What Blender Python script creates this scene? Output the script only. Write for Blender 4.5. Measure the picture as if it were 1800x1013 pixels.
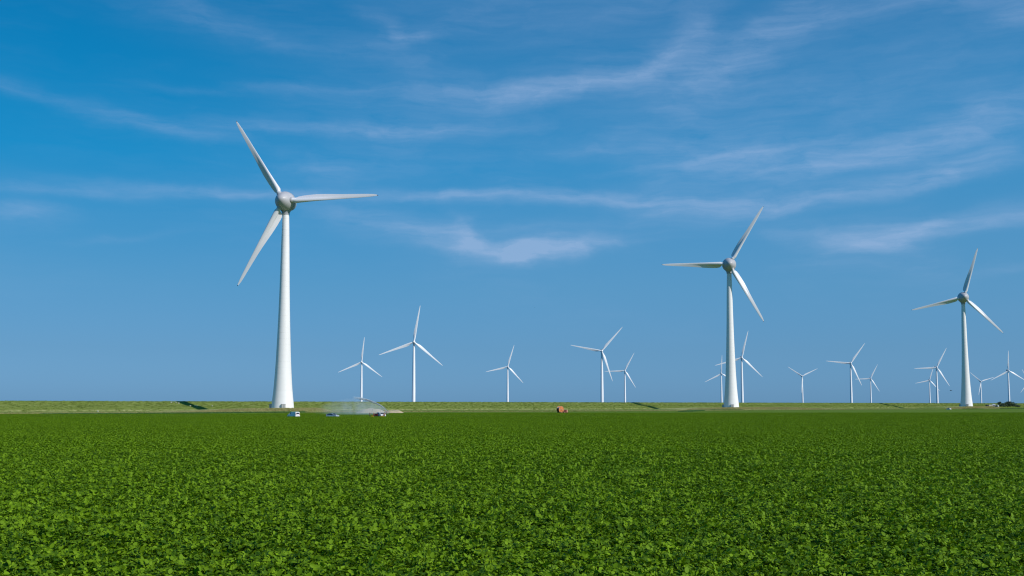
import bpy, bmesh, math, random
import numpy as np
from mathutils import Vector, Matrix
R = math.radians
random.seed(7); rng = np.random.default_rng(7)
scene = bpy.context.scene
for o in list(bpy.data.objects): bpy.data.objects.remove(o, do_unlink=True)
COL = scene.collection

# ------------------------------------------------------------------ camera
F, PITCH, CX, CY, HC = 1766.0, R(4.2), 900.0, 582.5, 4.3
cam_d = bpy.data.cameras.new('camera'); cam = bpy.data.objects.new('camera', cam_d); COL.objects.link(cam)
cam_d.sensor_width = 36; cam_d.lens = 36*F/1800; cam_d.shift_y = (CY-506.5)/1800
cam.location = (0, 0, HC); cam.rotation_euler = (math.pi/2+PITCH, 0, 0)
cam_d.clip_start = 0.5; cam_d.clip_end = 60000
scene.camera = cam

def ray(px, py):
    xc, yc = px-CX, CY-py
    d = F*math.cos(PITCH)-yc*math.sin(PITCH)
    return xc/d, (F*math.sin(PITCH)+yc*math.cos(PITCH))/d      # X and Z per metre of Y
def at(px, py, Y):
    a, b = ray(px, py); return Vector((a*Y, Y, HC+b*Y))

# ------------------------------------------------------------------ world and sun
SUN_AZ, SUN_EL = 125.0, 33.0
world = bpy.data.worlds.new('World'); scene.world = world; world.use_nodes = True
NT = world.node_tree; NT.nodes.clear()
def wn(t, **k):
    n = NT.nodes.new(t)
    for a, v in k.items(): setattr(n, a, v)
    return n
def wl(a, b): NT.links.new(a, b)
out = wn('ShaderNodeOutputWorld'); bg = wn('ShaderNodeBackground'); wl(bg.outputs[0], out.inputs[0])
bg.inputs[1].default_value = 0.15
sky = wn('ShaderNodeTexSky', sky_type='NISHITA', sun_disc=False, sun_elevation=R(SUN_EL), sun_rotation=R(SUN_AZ))
tc = wn('ShaderNodeTexCoord'); sep = wn('ShaderNodeSeparateXYZ'); wl(tc.outputs['Generated'], sep.inputs[0])
def wmath(op, a, b=None, c=None, clamp=False):
    n = wn('ShaderNodeMath', operation=op, use_clamp=clamp)
    for i, v in enumerate((a, b, c)):
        if v is None: continue
        if isinstance(v, (int, float)): n.inputs[i].default_value = v
        else: wl(v, n.inputs[i])
    return n.outputs[0]
el = wmath('ARCSINE', sep.outputs[2])
az = wmath('ARCTAN2', sep.outputs[0], sep.outputs[1])
eld = wmath('MULTIPLY', el, 180/math.pi)
def ramp_el(stops):                                            # stops: (elevation in degrees, rgb)
    m = wn('ShaderNodeMapRange'); m.inputs[1].default_value = -2; m.inputs[2].default_value = 90; wl(eld, m.inputs[0])
    r = wn('ShaderNodeValToRGB'); wl(m.outputs[0], r.inputs[0]); e = r.color_ramp.elements
    while len(e) > 1: e.remove(e[-1])
    for i, (d, c) in enumerate(stops):
        q = e[0] if i == 0 else e.new((d+2)/92)
        q.position = (d+2)/92; q.color = (*c, 1)
    return r.outputs[0]
tint = ramp_el([(-2, (.30, .60, 1.2)), (1, (.23, .50, 1.05)), (3, (.165, .35, .68)), (6.5, (.145, .336, .56)), (13.4, (.06, .42, .63)), (21.4, (.01, .49, .75)), (40, (.06, .52, .80)), (90, (.12, .55, .85))])
grad = ramp_el([(-2, (.96, 2.12, 3.5)), (.7, (.96, 2.12, 3.55)), (3, (.90, 2.25, 3.80)), (6.5, (.64, 2.24, 3.98)), (13.4, (.05, 1.80, 3.92)), (21.4, (.0, 1.20, 2.95)), (40, (.02, 1.0, 2.6)), (90, (.04, .8, 2.2))])
mul = wn('ShaderNodeMixRGB', blend_type='MULTIPLY'); mul.inputs[0].default_value = 1; wl(sky.outputs[0], mul.inputs[1]); wl(tint, mul.inputs[2])
base = wn('ShaderNodeMixRGB'); base.inputs[0].default_value = .7; wl(mul.outputs[0], base.inputs[1]); wl(grad, base.inputs[2])
# cirrus: streaks at their bearing and elevation, fibred by warped noise; beyond them the same thin noise goes on all round
comb = wn('ShaderNodeCombineXYZ'); wl(wmath('MULTIPLY', az, 10), comb.inputs[0]); wl(wmath('MULTIPLY', el, 10), comb.inputs[1])
warp = wn('ShaderNodeTexNoise'); warp.inputs['Scale'].default_value = 1.1; warp.inputs['Detail'].default_value = 5; warp.inputs['Roughness'].default_value = .55
mp0 = wn('ShaderNodeMapping'); mp0.inputs['Scale'].default_value = (1, 1.8, 1); wl(comb.outputs[0], mp0.inputs[0]); wl(mp0.outputs[0], warp.inputs['Vector'])
wsub = wn('ShaderNodeVectorMath', operation='SUBTRACT'); wl(warp.outputs['Color'], wsub.inputs[0]); wsub.inputs[1].default_value = (.5, .5, .5)
wsc = wn('ShaderNodeVectorMath', operation='MULTIPLY'); wl(wsub.outputs[0], wsc.inputs[0]); wsc.inputs[1].default_value = (1.1, .22, 0)
uv = wn('ShaderNodeVectorMath', operation='ADD'); wl(comb.outputs[0], uv.inputs[0]); wl(wsc.outputs[0], uv.inputs[1])
UV = uv.outputs[0]
def noise(scale, sx, sy, rot, detail=6, rough=.6, src=None):
    m = wn('ShaderNodeMapping'); m.inputs['Rotation'].default_value = (0, 0, R(rot)); m.inputs['Scale'].default_value = (sx, sy, 1); wl(src or UV, m.inputs[0])
    n = wn('ShaderNodeTexNoise'); n.inputs['Scale'].default_value = scale; n.inputs['Detail'].default_value = detail; n.inputs['Roughness'].default_value = rough
    wl(m.outputs[0], n.inputs['Vector']); return n.outputs[0]
fib = noise(1.3, 1.0, 7.5, -4, 9, .64)
fib2 = noise(1.0, 2.4, 6.0, -14, 6, .6)
STREAKS = [(330,20,170,36,-8,.20),(370,34,60,18,-20,.20),(490,78,90,12,-8,.20),(665,47,34,18,-30,.40),(725,66,50,10,5,.45),(700,108,130,18,-8,.25),(850,12,220,55,-5,.22),
 (40,158,80,9,-10,.22),(130,180,90,9,-12,.13),(240,212,120,10,-12,.17),(320,236,110,11,-4,.24),(430,230,130,10,2,.25),(620,228,170,11,0,.42),(760,232,140,10,3,.3),(500,160,190,7,4,.2),
 (620,290,170,32,6,.30),(790,180,260,45,0,.22),(560,300,60,14,-6,.2),(850,164,150,14,0,.45),(960,160,110,14,8,.5),(1060,142,110,18,14,.50),(1160,112,90,28,32,.36),(1220,62,70,36,50,.28),
 (1340,80,140,34,28,.30),(1230,140,110,26,28,.34),(1500,20,160,18,8,.28),(110,330,200,8,1,.36),(330,333,200,9,-1,.32),(460,338,100,8,0,.28),(700,345,200,7,1,.34),(830,341,150,6,-1,.36),
 (1000,350,240,10,-1,.46),(1190,358,200,12,-3,.48),(1350,353,200,12,5,.46),(1500,344,160,9,8,.42),(1620,332,140,8,10,.26),(20,368,50,13,0,.38),(70,356,60,9,0,.22),(60,378,90,16,0,.18),
 (640,385,110,22,-8,.24),(720,400,120,20,-12,.40),(785,415,50,16,-10,.5),(816,408,28,22,-62,.6),(850,434,60,11,-6,.75),(930,440,58,16,4,2.1),(1000,431,80,11,8,.85),(1080,425,70,5,3,.36),(930,402,120,11,0,.24),
 (1290,276,160,9,4,.36),(1330,290,180,20,6,.28),(1560,256,150,15,14,.34),(1700,238,150,11,12,.46),(1660,302,70,17,8,.42),(1720,272,120,18,14,.30),(1480,286,120,18,5,.3),(1760,190,120,18,18,.32),
 (1420,408,80,12,-3,.36),(1530,420,66,18,4,.85),(1610,406,90,10,14,.50),(1700,395,110,12,6,.50),(1790,388,70,9,4,.5),(1500,150,300,70,8,.24),(1500,250,360,60,10,.16),(1100,262,200,20,0,.20),(1020,266,60,6,0,.2),
 (1700,4,120,10,-3,.26),(1790,24,60,12,0,.26),(220,418,80,5,8,.16),(1780,470,60,6,8,.25),(1150,10,160,30,10,.2)]
acc = None
for (px, py, la, lb, ang, amp) in STREAKS:
    a, b = ray(px, py); c_az = math.atan2(a, 1); c_el = math.atan2(b, math.hypot(a, 1))
    m = wn('ShaderNodeMapping', vector_type='TEXTURE')
    m.inputs['Location'].default_value = (c_az*10, c_el*10, 0); m.inputs['Rotation'].default_value = (0, 0, R(ang))
    m.inputs['Scale'].default_value = (la*1.45*10/F, lb*1.6*10/F, 1); wl(UV, m.inputs[0])
    ln = wn('ShaderNodeVectorMath', operation='DOT_PRODUCT'); wl(m.outputs[0], ln.inputs[0]); wl(m.outputs[0], ln.inputs[1])
    g = wmath('EXPONENT', wmath('MULTIPLY', ln.outputs['Value'], -1.9))
    acc = wmath('MULTIPLY', g, amp) if acc is None else wmath('MULTIPLY_ADD', g, amp, acc)
fm = wmath('MULTIPLY_ADD', fib, 1.5, -.30); fm2 = wmath('MULTIPLY_ADD', fib2, 1.0, .0)
tex = wmath('MAXIMUM', wmath('MULTIPLY_ADD', wmath('ADD', fm, wmath('MULTIPLY_ADD', fib2, .9, -.35)), .85, .09), .05)
veil = wmath('MULTIPLY', wmath('MAXIMUM', wmath('MULTIPLY_ADD', noise(.55, 1, 2.4, -6, 4, .5), 2.2, -1.0), 0.0), wmath('MAXIMUM', wmath('MULTIPLY_ADD', fib, 1.6, -.5), 0.0))
hi = wn('ShaderNodeMapRange', interpolation_type='SMOOTHSTEP'); wl(eld, hi.inputs[0]); hi.inputs[1].default_value = 1; hi.inputs[2].default_value = 10
azr = wn('ShaderNodeMapRange', interpolation_type='SMOOTHSTEP'); wl(az, azr.inputs[0]); azr.inputs[1].default_value = -.42; azr.inputs[2].default_value = .12
veil = wmath('MULTIPLY', wmath('MULTIPLY_ADD', wmath('MULTIPLY', veil, wmath('MULTIPLY_ADD', azr.outputs[0], .65, .35)), .42, wmath('MULTIPLY', azr.outputs[0], .075)), hi.outputs[0])
cl = wmath('MINIMUM', wmath('ADD', wmath('MULTIPLY', wmath('MULTIPLY', acc, tex), .68), veil), .62, clamp=True)
cmix = wn('ShaderNodeMixRGB'); wl(cl, cmix.inputs[0]); wl(base.outputs[0], cmix.inputs[1]); cmix.inputs[2].default_value = (2.45, 3.35, 5.0, 1)
wl(cmix.outputs[0], bg.inputs[0])
world.cycles.sampling_method = 'MANUAL'; world.cycles.sample_map_resolution = 512

sd = bpy.data.lights.new('sun', 'SUN'); so = bpy.data.objects.new('sun', sd); COL.objects.link(so)
sd.energy = 4.2; sd.angle = R(.53); sd.color = (1, .94, .875)
sdir = Vector((math.sin(R(SUN_AZ))*math.cos(R(SUN_EL)), math.cos(R(SUN_AZ))*math.cos(R(SUN_EL)), math.sin(R(SUN_EL))))
so.rotation_euler = sdir.to_track_quat('Z', 'Y').to_euler()
vs = scene.view_settings; vs.view_transform = 'Standard'; vs.look = 'None'; vs.exposure = 0; vs.gamma = 1; vs.use_curve_mapping = False
scene.cycles.pixel_filter_type = 'BLACKMAN_HARRIS'; scene.cycles.filter_width = 1.2; scene.cycles.volume_bounces = 1; scene.cycles.transparent_max_bounces = 12; scene.cycles.max_bounces = 6

# ------------------------------------------------------------------ helpers
def tag(o, label=None, cat=None, group=None, kind=None):
    for k, v in (('label', label), ('category', cat), ('group', group), ('kind', kind)):
        if v: o[k] = v
    return o
def empty(name, loc, rz=0, **k):
    o = bpy.data.objects.new(name, None); COL.objects.link(o); o.location = loc; o.rotation_euler = (0, 0, rz); o.empty_display_size = .1
    return tag(o, **k)
def obj(name, me, mat=None, parent=None, smooth=None, **k):
    if isinstance(me, bmesh.types.BMesh):
        bm = me; me = bpy.data.meshes.new(name); bmesh.ops.recalc_face_normals(bm, faces=bm.faces[:]); bm.to_mesh(me); bm.free()
    if mat and not me.materials: me.materials.append(mat)
    o = bpy.data.objects.new(name, me); COL.objects.link(o); o.parent = parent
    if smooth is not None:
        me.polygons.foreach_set('use_smooth', [True]*len(me.polygons))
        if smooth < 180: me.set_sharp_from_angle(angle=R(smooth))
    return tag(o, **k)
def mesh_np(name, v, f, mat=None, smooth=False):
    me = bpy.data.meshes.new(name); v = np.asarray(v, float); f = np.asarray(f)
    me.vertices.add(len(v)); me.vertices.foreach_set('co', v.ravel())
    k = f.shape[1]; me.loops.add(f.size); me.loops.foreach_set('vertex_index', f.ravel().astype(np.int32))
    me.polygons.add(len(f)); me.polygons.foreach_set('loop_start', np.arange(0, f.size, k, dtype=np.int32))
    me.update(calc_edges=True); me.validate()
    if smooth: me.polygons.foreach_set('use_smooth', [True]*len(me.polygons))
    if mat: me.materials.append(mat)
    return me
def box(bm, c, s, bev=0, rot=None):
    g = bmesh.ops.create_cube(bm, size=1)
    M = Matrix.Translation(c) @ (rot or Matrix.Identity(4)) @ Matrix.Diagonal((*s, 1))
    bmesh.ops.transform(bm, matrix=M, verts=g['verts'])
    if bev: bmesh.ops.bevel(bm, geom=list({e for v in g['verts'] for e in v.link_edges}), offset=bev, segments=2, affect='EDGES')
def cyl(bm, c, r1, r2, h, axis='Z', seg=20):
    rot = {'Z': Matrix.Identity(4), 'X': Matrix.Rotation(math.pi/2, 4, 'Y'), 'Y': Matrix.Rotation(-math.pi/2, 4, 'X')}[axis]
    bmesh.ops.create_cone(bm, cap_ends=True, segments=seg, radius1=r1, radius2=r2, depth=h, matrix=Matrix.Translation(c) @ rot)
def bar(bm, a, b, r, seg=8):
    a, b = Vector(a), Vector(b); d = b-a
    bmesh.ops.create_cone(bm, cap_ends=True, segments=seg, radius1=r, radius2=r, depth=d.length, matrix=Matrix.Translation((a+b)/2) @ d.to_track_quat('Z', 'Y').to_matrix().to_4x4())
def lathe(bm, prof, seg=48, axis='Z', cap=True):               # prof: (distance along the axis, radius)
    rings = []
    for h, r in prof:
        ring = []
        for i in range(seg):
            a = 2*math.pi*i/seg; p = (r*math.cos(a), r*math.sin(a), h)
            if axis == 'Y': p = (p[0], -h, p[1])
            ring.append(bm.verts.new(p))
        rings.append(ring)
    for a, b in zip(rings, rings[1:]):
        for i in range(seg): bm.faces.new((a[i], a[(i+1) % seg], b[(i+1) % seg], b[i]))
    if cap: bm.faces.new(rings[0]); bm.faces.new(rings[-1])
def copy_tree(o, parent=None):
    c = o.copy(); COL.objects.link(c); c.parent = parent
    for ch in list(o.children): copy_tree(ch, c)
    return c

# ------------------------------------------------------------------ materials
def nodes(name):
    m = bpy.data.materials.new(name); m.use_nodes = True; nt = m.node_tree; return m, nt, nt.nodes['Principled BSDF']
def mat(name, col, rough=.6, var=.12, scale=3.0, metal=0, spec=.4, bump=0, dirt=None, stretch=(1, 1, 1)):
    m, nt, p = nodes(name); N, L = nt.nodes.new, nt.links.new
    t = N('ShaderNodeTexCoord'); mp = N('ShaderNodeMapping'); mp.inputs['Scale'].default_value = stretch; L(t.outputs['Object'], mp.inputs[0])
    n = N('ShaderNodeTexNoise'); n.inputs['Scale'].default_value = scale; n.inputs['Detail'].default_value = 6; L(mp.outputs[0], n.inputs['Vector'])
    r = N('ShaderNodeValToRGB'); L(n.outputs[0], r.inputs[0]); e = r.color_ramp.elements
    e[0].position, e[1].position = .3, .7
    d = dirt or tuple(c*(1-var) for c in col)
    e[0].color = (*d, 1); e[1].color = (*[min(1, c*(1+var*.4)) for c in col], 1)
    L(r.outputs[0], p.inputs['Base Color'])
    p.inputs['Roughness'].default_value = rough; p.inputs['Metallic'].default_value = metal; p.inputs['Specular IOR Level'].default_value = spec
    if bump:
        b = N('ShaderNodeBump'); b.inputs['Strength'].default_value = bump; L(n.outputs[0], b.inputs['Height']); L(b.outputs[0], p.inputs['Normal'])
    return m
M = {}
M['tower'] = mat('tower_concrete', (.785, .775, .775), .55, .05, .25, stretch=(1, 1, .15), bump=.05)
M['steel'] = mat('white_steel', (.80, .82, .84), .45, .04, .1)
M['blade'] = mat('blade_white', (.70, .70, .735), .40, .05, .12, stretch=(1, 1, .3))
M['hub'] = mat('hub_grey', (.43, .43, .455), .42, .10, .3)
M['nacelle'] = mat('nacelle_grey', (.36, .38, .41), .5, .10, .3)
M['seam'] = mat('seam_dark', (.06, .065, .07), .7, .1, 1)
M['tip'] = mat('blade_tip_dark', (.07, .06, .06), .5, .1, 3)
M['annex'] = mat('annex_grey', (.42, .43, .43), .6, .08, 1)
M['annex_door'] = mat('annex_door_grey', (.30, .31, .32), .5, .08, 1)
M['soil'] = mat('dark_soil', (.045, .035, .022), .95, .4, .8, bump=.4)
M['sand'] = mat('sand_heap', (.44, .37, .24), .95, .18, 1.2, bump=.5)
M['white_paint'] = mat('white_car_paint', (.76, .77, .78), .25, .04, 2, spec=.6)
M['silver_paint'] = mat('silver_car_paint', (.42, .46, .52), .28, .06, 2, metal=.3, spec=.6)
M['glass'] = mat('dark_car_glass', (.015, .02, .025), .06, .05, 2, spec=.8)
M['rubber'] = mat('tyre_rubber', (.02, .02, .02), .85, .2, 6)
M['rim'] = mat('wheel_rim', (.35, .36, .37), .4, .1, 6, metal=.8)
M['red_lamp'] = mat('red_lamp', (.45, .02, .015), .2, .1, 4)
M['lamp'] = mat('clear_lamp', (.75, .76, .74), .15, .05, 4)
M['orange'] = mat('orange_paint', (.62, .20, .055), .5, .15, 2)
M['maroon'] = mat('maroon_paint', (.13, .025, .022), .5, .2, 2)
M['hose'] = mat('black_hose', (.018, .018, .02), .6, .2, 3)
M['pink'] = mat('faded_cover', (.50, .28, .20), .8, .15, 2)
M['red'] = mat('red_jacket', (.45, .06, .04), .85, .15, 6)
M['crate'] = mat('orange_crate', (.75, .30, .03), .6, .1, 4)
M['dark_cloth'] = mat('dark_cloth', (.03, .035, .03), .9, .2, 6)
M['green_cloth'] = mat('green_cloth', (.02, .075, .045), .9, .2, 6)
M['blue_cloth'] = mat('blue_cloth', (.03, .05, .12), .9, .2, 6)
M['skin'] = mat('skin', (.45, .27, .19), .6, .08, 8)
M['hair'] = mat('dark_hair', (.03, .02, .013), .8, .2, 10)
M['wood'] = mat('bark', (.07, .05, .035), .95, .3, 4, bump=.5)
M['wool'] = mat('wool', (.66, .63, .54), .95, .12, 4, bump=.6)
M['feather'] = mat('dark_feathers', (.03, .028, .028), .8, .2, 8)
M['beige_wall'] = mat('beige_panel', (.62, .57, .48), .7, .08, 1)
M['grey_wall'] = mat('grey_panel', (.20, .21, .23), .7, .1, 1)
M['dark_wall'] = mat('dark_green_panel', (.035, .05, .06), .7, .15, 1)
M['tank'] = mat('white_tank', (.78, .79, .79), .4, .05, 1)

def leaf_mat(name, dark, light, trans=.3, rough=.5, field=0.0, spec=.35):
    m, nt, p = nodes(name); N, L = nt.nodes.new, nt.links.new
    at_ = N('ShaderNodeAttribute'); at_.attribute_name = 'tone'
    oi = N('ShaderNodeObjectInfo')
    add = N('ShaderNodeMath'); add.operation = 'MULTIPLY_ADD'; L(oi.outputs['Random'], add.inputs[0]); add.inputs[1].default_value = .10; L(at_.outputs['Fac'], add.inputs[2])
    src = add.outputs[0]
    if field:
        g = N('ShaderNodeNewGeometry'); n = N('ShaderNodeTexNoise'); n.inputs['Scale'].default_value = .06; n.inputs['Detail'].default_value = 5; L(g.outputs['Position'], n.inputs['Vector'])
        a2 = N('ShaderNodeMath'); a2.operation = 'MULTIPLY_ADD'; L(n.outputs[0], a2.inputs[0]); a2.inputs[1].default_value = field; L(src, a2.inputs[2])
        a3 = N('ShaderNodeMath'); a3.operation = 'SUBTRACT'; L(a2.outputs[0], a3.inputs[0]); a3.inputs[1].default_value = field*.5; src = a3.outputs[0]
    r = N('ShaderNodeValToRGB'); L(src, r.inputs[0]); e = r.color_ramp.elements
    e[0].position, e[1].position = .05, 1.1; e[0].color = (*dark, 1); e[1].color = (*light, 1)
    L(r.outputs[0], p.inputs['Base Color']); p.inputs['Roughness'].default_value = rough; p.inputs['Specular IOR Level'].default_value = spec
    if trans:
        tr = N('ShaderNodeBsdfTranslucent'); mx = N('ShaderNodeMixShader'); mx.inputs[0].default_value = trans
        br = N('ShaderNodeMixRGB'); br.blend_type = 'MULTIPLY'; br.inputs[0].default_value = 1; L(r.outputs[0], br.inputs[1]); br.inputs[2].default_value = (1.5, 1.5, .6, 1)
        L(br.outputs[0], tr.inputs[0]); L(p.outputs[0], mx.inputs[1]); L(tr.outputs[0], mx.inputs[2]); L(mx.outputs[0], nt.nodes['Material Output'].inputs[0])
    return m
M['potato'] = leaf_mat('potato_leaf', (.030, .082, .001), (.180, .312, .008), .18, .62, field=.3, spec=.13)
M['verge'] = leaf_mat('verge_grass', (.10, .19, .02), (.22, .33, .06), .3, .7, spec=.1)
M['straw'] = leaf_mat('dry_grass', (.26, .25, .09), (.55, .50, .26), .2, .9, field=.5, spec=.1)
M['weed'] = leaf_mat('ditch_weeds', (.06, .14, .05), (.14, .25, .09), .2, .8, spec=.1)
M['tree_leaf'] = leaf_mat('tree_leaf', (.045, .08, .062), (.10, .155, .105), .2, .6)
M['turf'] = leaf_mat('dike_turf', (.10, .155, .025), (.26, .32, .09), .25, .9, field=.3, spec=.05)

def ground_mat(name, cols, scales, bump=.3, stretch=(1, 1, 1), attr=None):
    m, nt, p = nodes(name); N, L = nt.nodes.new, nt.links.new
    g = N('ShaderNodeTexCoord'); mp = N('ShaderNodeMapping'); mp.inputs['Scale'].default_value = stretch; L(g.outputs['Object'], mp.inputs[0])
    prev = None
    for i, (c0, c1) in enumerate(cols):
        n = N('ShaderNodeTexNoise'); n.inputs['Scale'].default_value = scales[i]; n.inputs['Detail'].default_value = 8; n.inputs['Roughness'].default_value = .65; L(mp.outputs[0], n.inputs['Vector'])
        r = N('ShaderNodeValToRGB'); L(n.outputs[0], r.inputs[0]); r.color_ramp.elements[0].position = .35; r.color_ramp.elements[1].position = .68
        r.color_ramp.elements[0].color = (*c0, 1); r.color_ramp.elements[1].color = (*c1, 1)
        if prev is None: prev = r.outputs[0]
        else:
            mx = N('ShaderNodeMixRGB'); mx.inputs[0].default_value = .5; L(prev, mx.inputs[1]); L(r.outputs[0], mx.inputs[2]); prev = mx.outputs[0]
    if attr:
        a = N('ShaderNodeAttribute'); a.attribute_name = attr[0]; mx = N('ShaderNodeMixRGB'); L(a.outputs['Fac'], mx.inputs[0]); L(prev, mx.inputs[1])
        r = N('ShaderNodeValToRGB'); L(n.outputs[0], r.inputs[0]); r.color_ramp.elements[0].position = .4; r.color_ramp.elements[1].position = .62
        r.color_ramp.elements[0].color = (*attr[1], 1); r.color_ramp.elements[1].color = (*attr[2], 1); L(r.outputs[0], mx.inputs[2]); prev = mx.outputs[0]
    L(prev, p.inputs['Base Color']); p.inputs['Roughness'].default_value = .9; p.inputs['Specular IOR Level'].default_value = .03
    b = N('ShaderNodeBump'); b.inputs['Strength'].default_value = bump; b.inputs['Distance'].default_value = .3; L(n.outputs[0], b.inputs['Height']); L(b.outputs[0], p.inputs['Normal'])
    return m
M['meadow'] = ground_mat('meadow', [((.085, .155, .012), (.13, .21, .025)), ((.08, .15, .012), (.16, .22, .04))], (.02, .5), attr=('dry', (.20, .24, .06), (.46, .42, .20)))
M['dike'] = ground_mat('dike_grass', [((.155, .205, .035), (.19, .235, .06)), ((.13, .185, .03), (.24, .275, .08))], (.05, .35), bump=.5, attr=('dry', (.24, .27, .08), (.36, .36, .15)))

# ------------------------------------------------------------------ terrain in tower-line coordinates
T1 = np.array([-148.2, 651.0]); U = np.array([.7682, .6402]); Nn = np.array([-.6402, .7682])
def tn(x, y): d0, d1 = x-T1[0], y-T1[1]; return d0*U[0]+d1*U[1], d0*Nn[0]+d1*Nn[1]
def xy(t, n): return T1[0]+t*U[0]+n*Nn[0], T1[1]+t*U[1]+n*Nn[1]
TT = [0, 461, 922]; MH = [2.15, 2.0, 2.5]
def sstep(a, b, x): x = np.clip((x-a)/(b-a), 0, 1); return x*x*(3-2*x)
def mound_z(t, n):
    z = 0*t
    for tk, h, (l0, l1, r0, r1) in zip(TT, MH, [(-95, -20, 14, 34), (-130, -30, 60, 150), (-120, -30, 25, 75)]):
        z = np.maximum(z, h*sstep(l0, l1, t-tk)*(1-sstep(r0, r1, t-tk))*sstep(-26, -13, n)*(1-sstep(14, 30, n)))
    return z
DIKE = [(66, 0), (73, .25), (85, 3.45), (88, 3.75), (90, 3.95), (100.5, 6.75), (102, 6.9), (105, 6.9), (128, 0)]
def ground_z(x, y):
    t, n = tn(x, y); return max(float(np.interp(n, [a for a, _ in DIKE], [b for _, b in DIKE])), float(mound_z(np.float64(t), np.float64(n))))
def drop(px, py, Y0=300, Y1=2500):                             # where the sight line of a pixel meets the terrain
    a, b = ray(px, py); Y = Y0
    while Y < Y1:
        if HC+b*Y <= ground_z(a*Y, Y): return Vector((a*Y, Y, ground_z(a*Y, Y)))
        Y += 1
    return Vector((a*Y0, Y0, 0))
def fbm(x, y, s): return sum(np.sin(x*s*k*1.3+k*1.7+2*np.sin(y*s*k*.9+k))*np.sin(y*s*k*1.1+k*.6+1.5*np.sin(x*s*k*.7))/k for k in (1, 2.1, 4.3, 8.7))/2
def strip(name, ts, ns, zf, material, dry=None, kind='structure', lift=0):
    Tg, Ng = np.meshgrid(ts, ns, indexing='ij'); X, Y = xy(Tg, Ng); Z = zf(Tg, Ng)+lift
    v = np.stack([X, Y, Z], -1).reshape(-1, 3); a, b = len(ts), len(ns)
    i = (np.arange(a-1)[:, None]*b+np.arange(b-1)[None]).ravel(); f = np.stack([i, i+b, i+b+1, i+1], 1)
    me = mesh_np(name, v, f, material, True)
    at_ = me.attributes.new('dry', 'FLOAT', 'POINT'); at_.data.foreach_set('value', (dry(Tg, Ng) if dry else 0*Tg).ravel().astype(np.float32))
    return obj(name, me, kind=kind)
# land sheet, cut along the middle of the dike; the lake lies beyond it
a0, a1, a2, a3 = xy(-9000, 110), xy(14000, 110), xy(14000, -9000), xy(-9000, -9000)
obj('ground', mesh_np('ground', [(*p, -.06) for p in (a0, a1, a2, a3)], [[0, 3, 2, 1]], M['meadow']), kind='structure')
m, nt, p = nodes('lake_water'); p.inputs['Base Color'].default_value = (.03, .07, .09, 1); p.inputs['Roughness'].default_value = .15
w_n = nt.nodes.new('ShaderNodeTexNoise'); w_n.inputs['Scale'].default_value = 900; w_b = nt.nodes.new('ShaderNodeBump'); w_b.inputs['Strength'].default_value = .2
nt.links.new(w_n.outputs[0], w_b.inputs['Height']); nt.links.new(w_b.outputs[0], p.inputs['Normal'])
b0, b1, b2, b3 = xy(-16000, 118), xy(20000, 118), xy(20000, 16000), xy(-16000, 16000)
obj('lake_water', mesh_np('lake_water', [(*p_, .3) for p_ in (b0, b1, b2, b3)], [[0, 1, 2, 3]], m), kind='structure')
def meadow_z(t, n): return mound_z(t, n)+.10*fbm(t, n, .11)*(n < 62)
def meadow_dry(t, n):
    d = np.zeros_like(t)
    for tk, (l, r) in zip(TT, [(-75, 30), (-90, 120), (-60, 160)]):
        d = np.maximum(d, sstep(l-25, l+10, t-tk)*(1-sstep(r-15, r+20, t-tk))*sstep(-30, -20, n)*(1-sstep(12, 30, n)))
    return np.clip(d*(.85+.6*fbm(t, n, .07)), 0, 1)
strip('meadow', np.arange(-420, 2300, 4.0), np.arange(-330, 69, 3.0), meadow_z, M['meadow'], meadow_dry)
def dike_z(t, n): return np.interp(n, [a for a, _ in DIKE], [b for _, b in DIKE])+(.09*fbm(t, n, .5)+.05*fbm(t, n, 1.7))*((n > 70) & (n < 100))
def dike_dry(t, n): return np.clip(1.1*np.exp(-((n-74.5)/2.2)**2)+.55*np.exp(-((n-89)/1.6)**2)+.12*fbm(t, n, .31)-.05, 0, 1)
strip('dike', np.arange(-500, 3800, 2.0), np.concatenate([np.arange(66, 106, 1.0), np.arange(106, 130, 4.0)]), dike_z, M['dike'], dike_dry, lift=.012)
# bare soil under the crop
def poly(name, pts, z, material, kind='structure'):
    bm = bmesh.new(); bm.faces.new([bm.verts.new((x, y, z)) for x, y in pts]); return obj(name, bm, material, kind=kind)
A_EDGE = lambda X: 352+.02*X                                    # far edge of the near potato field
B_PTS = [(-330, 358), (-226, 402), (-195, 420), (0, 487), (270, 505), (480, 520), (480, 362)]
poly('field_soil', [(-1200, -400), (1200, -400), (1200, 372), (520, 362), (-300, 346), (-1200, 340)], .03, M['soil'])
poly('far_field_soil', B_PTS, .16, M['soil'])

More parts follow.
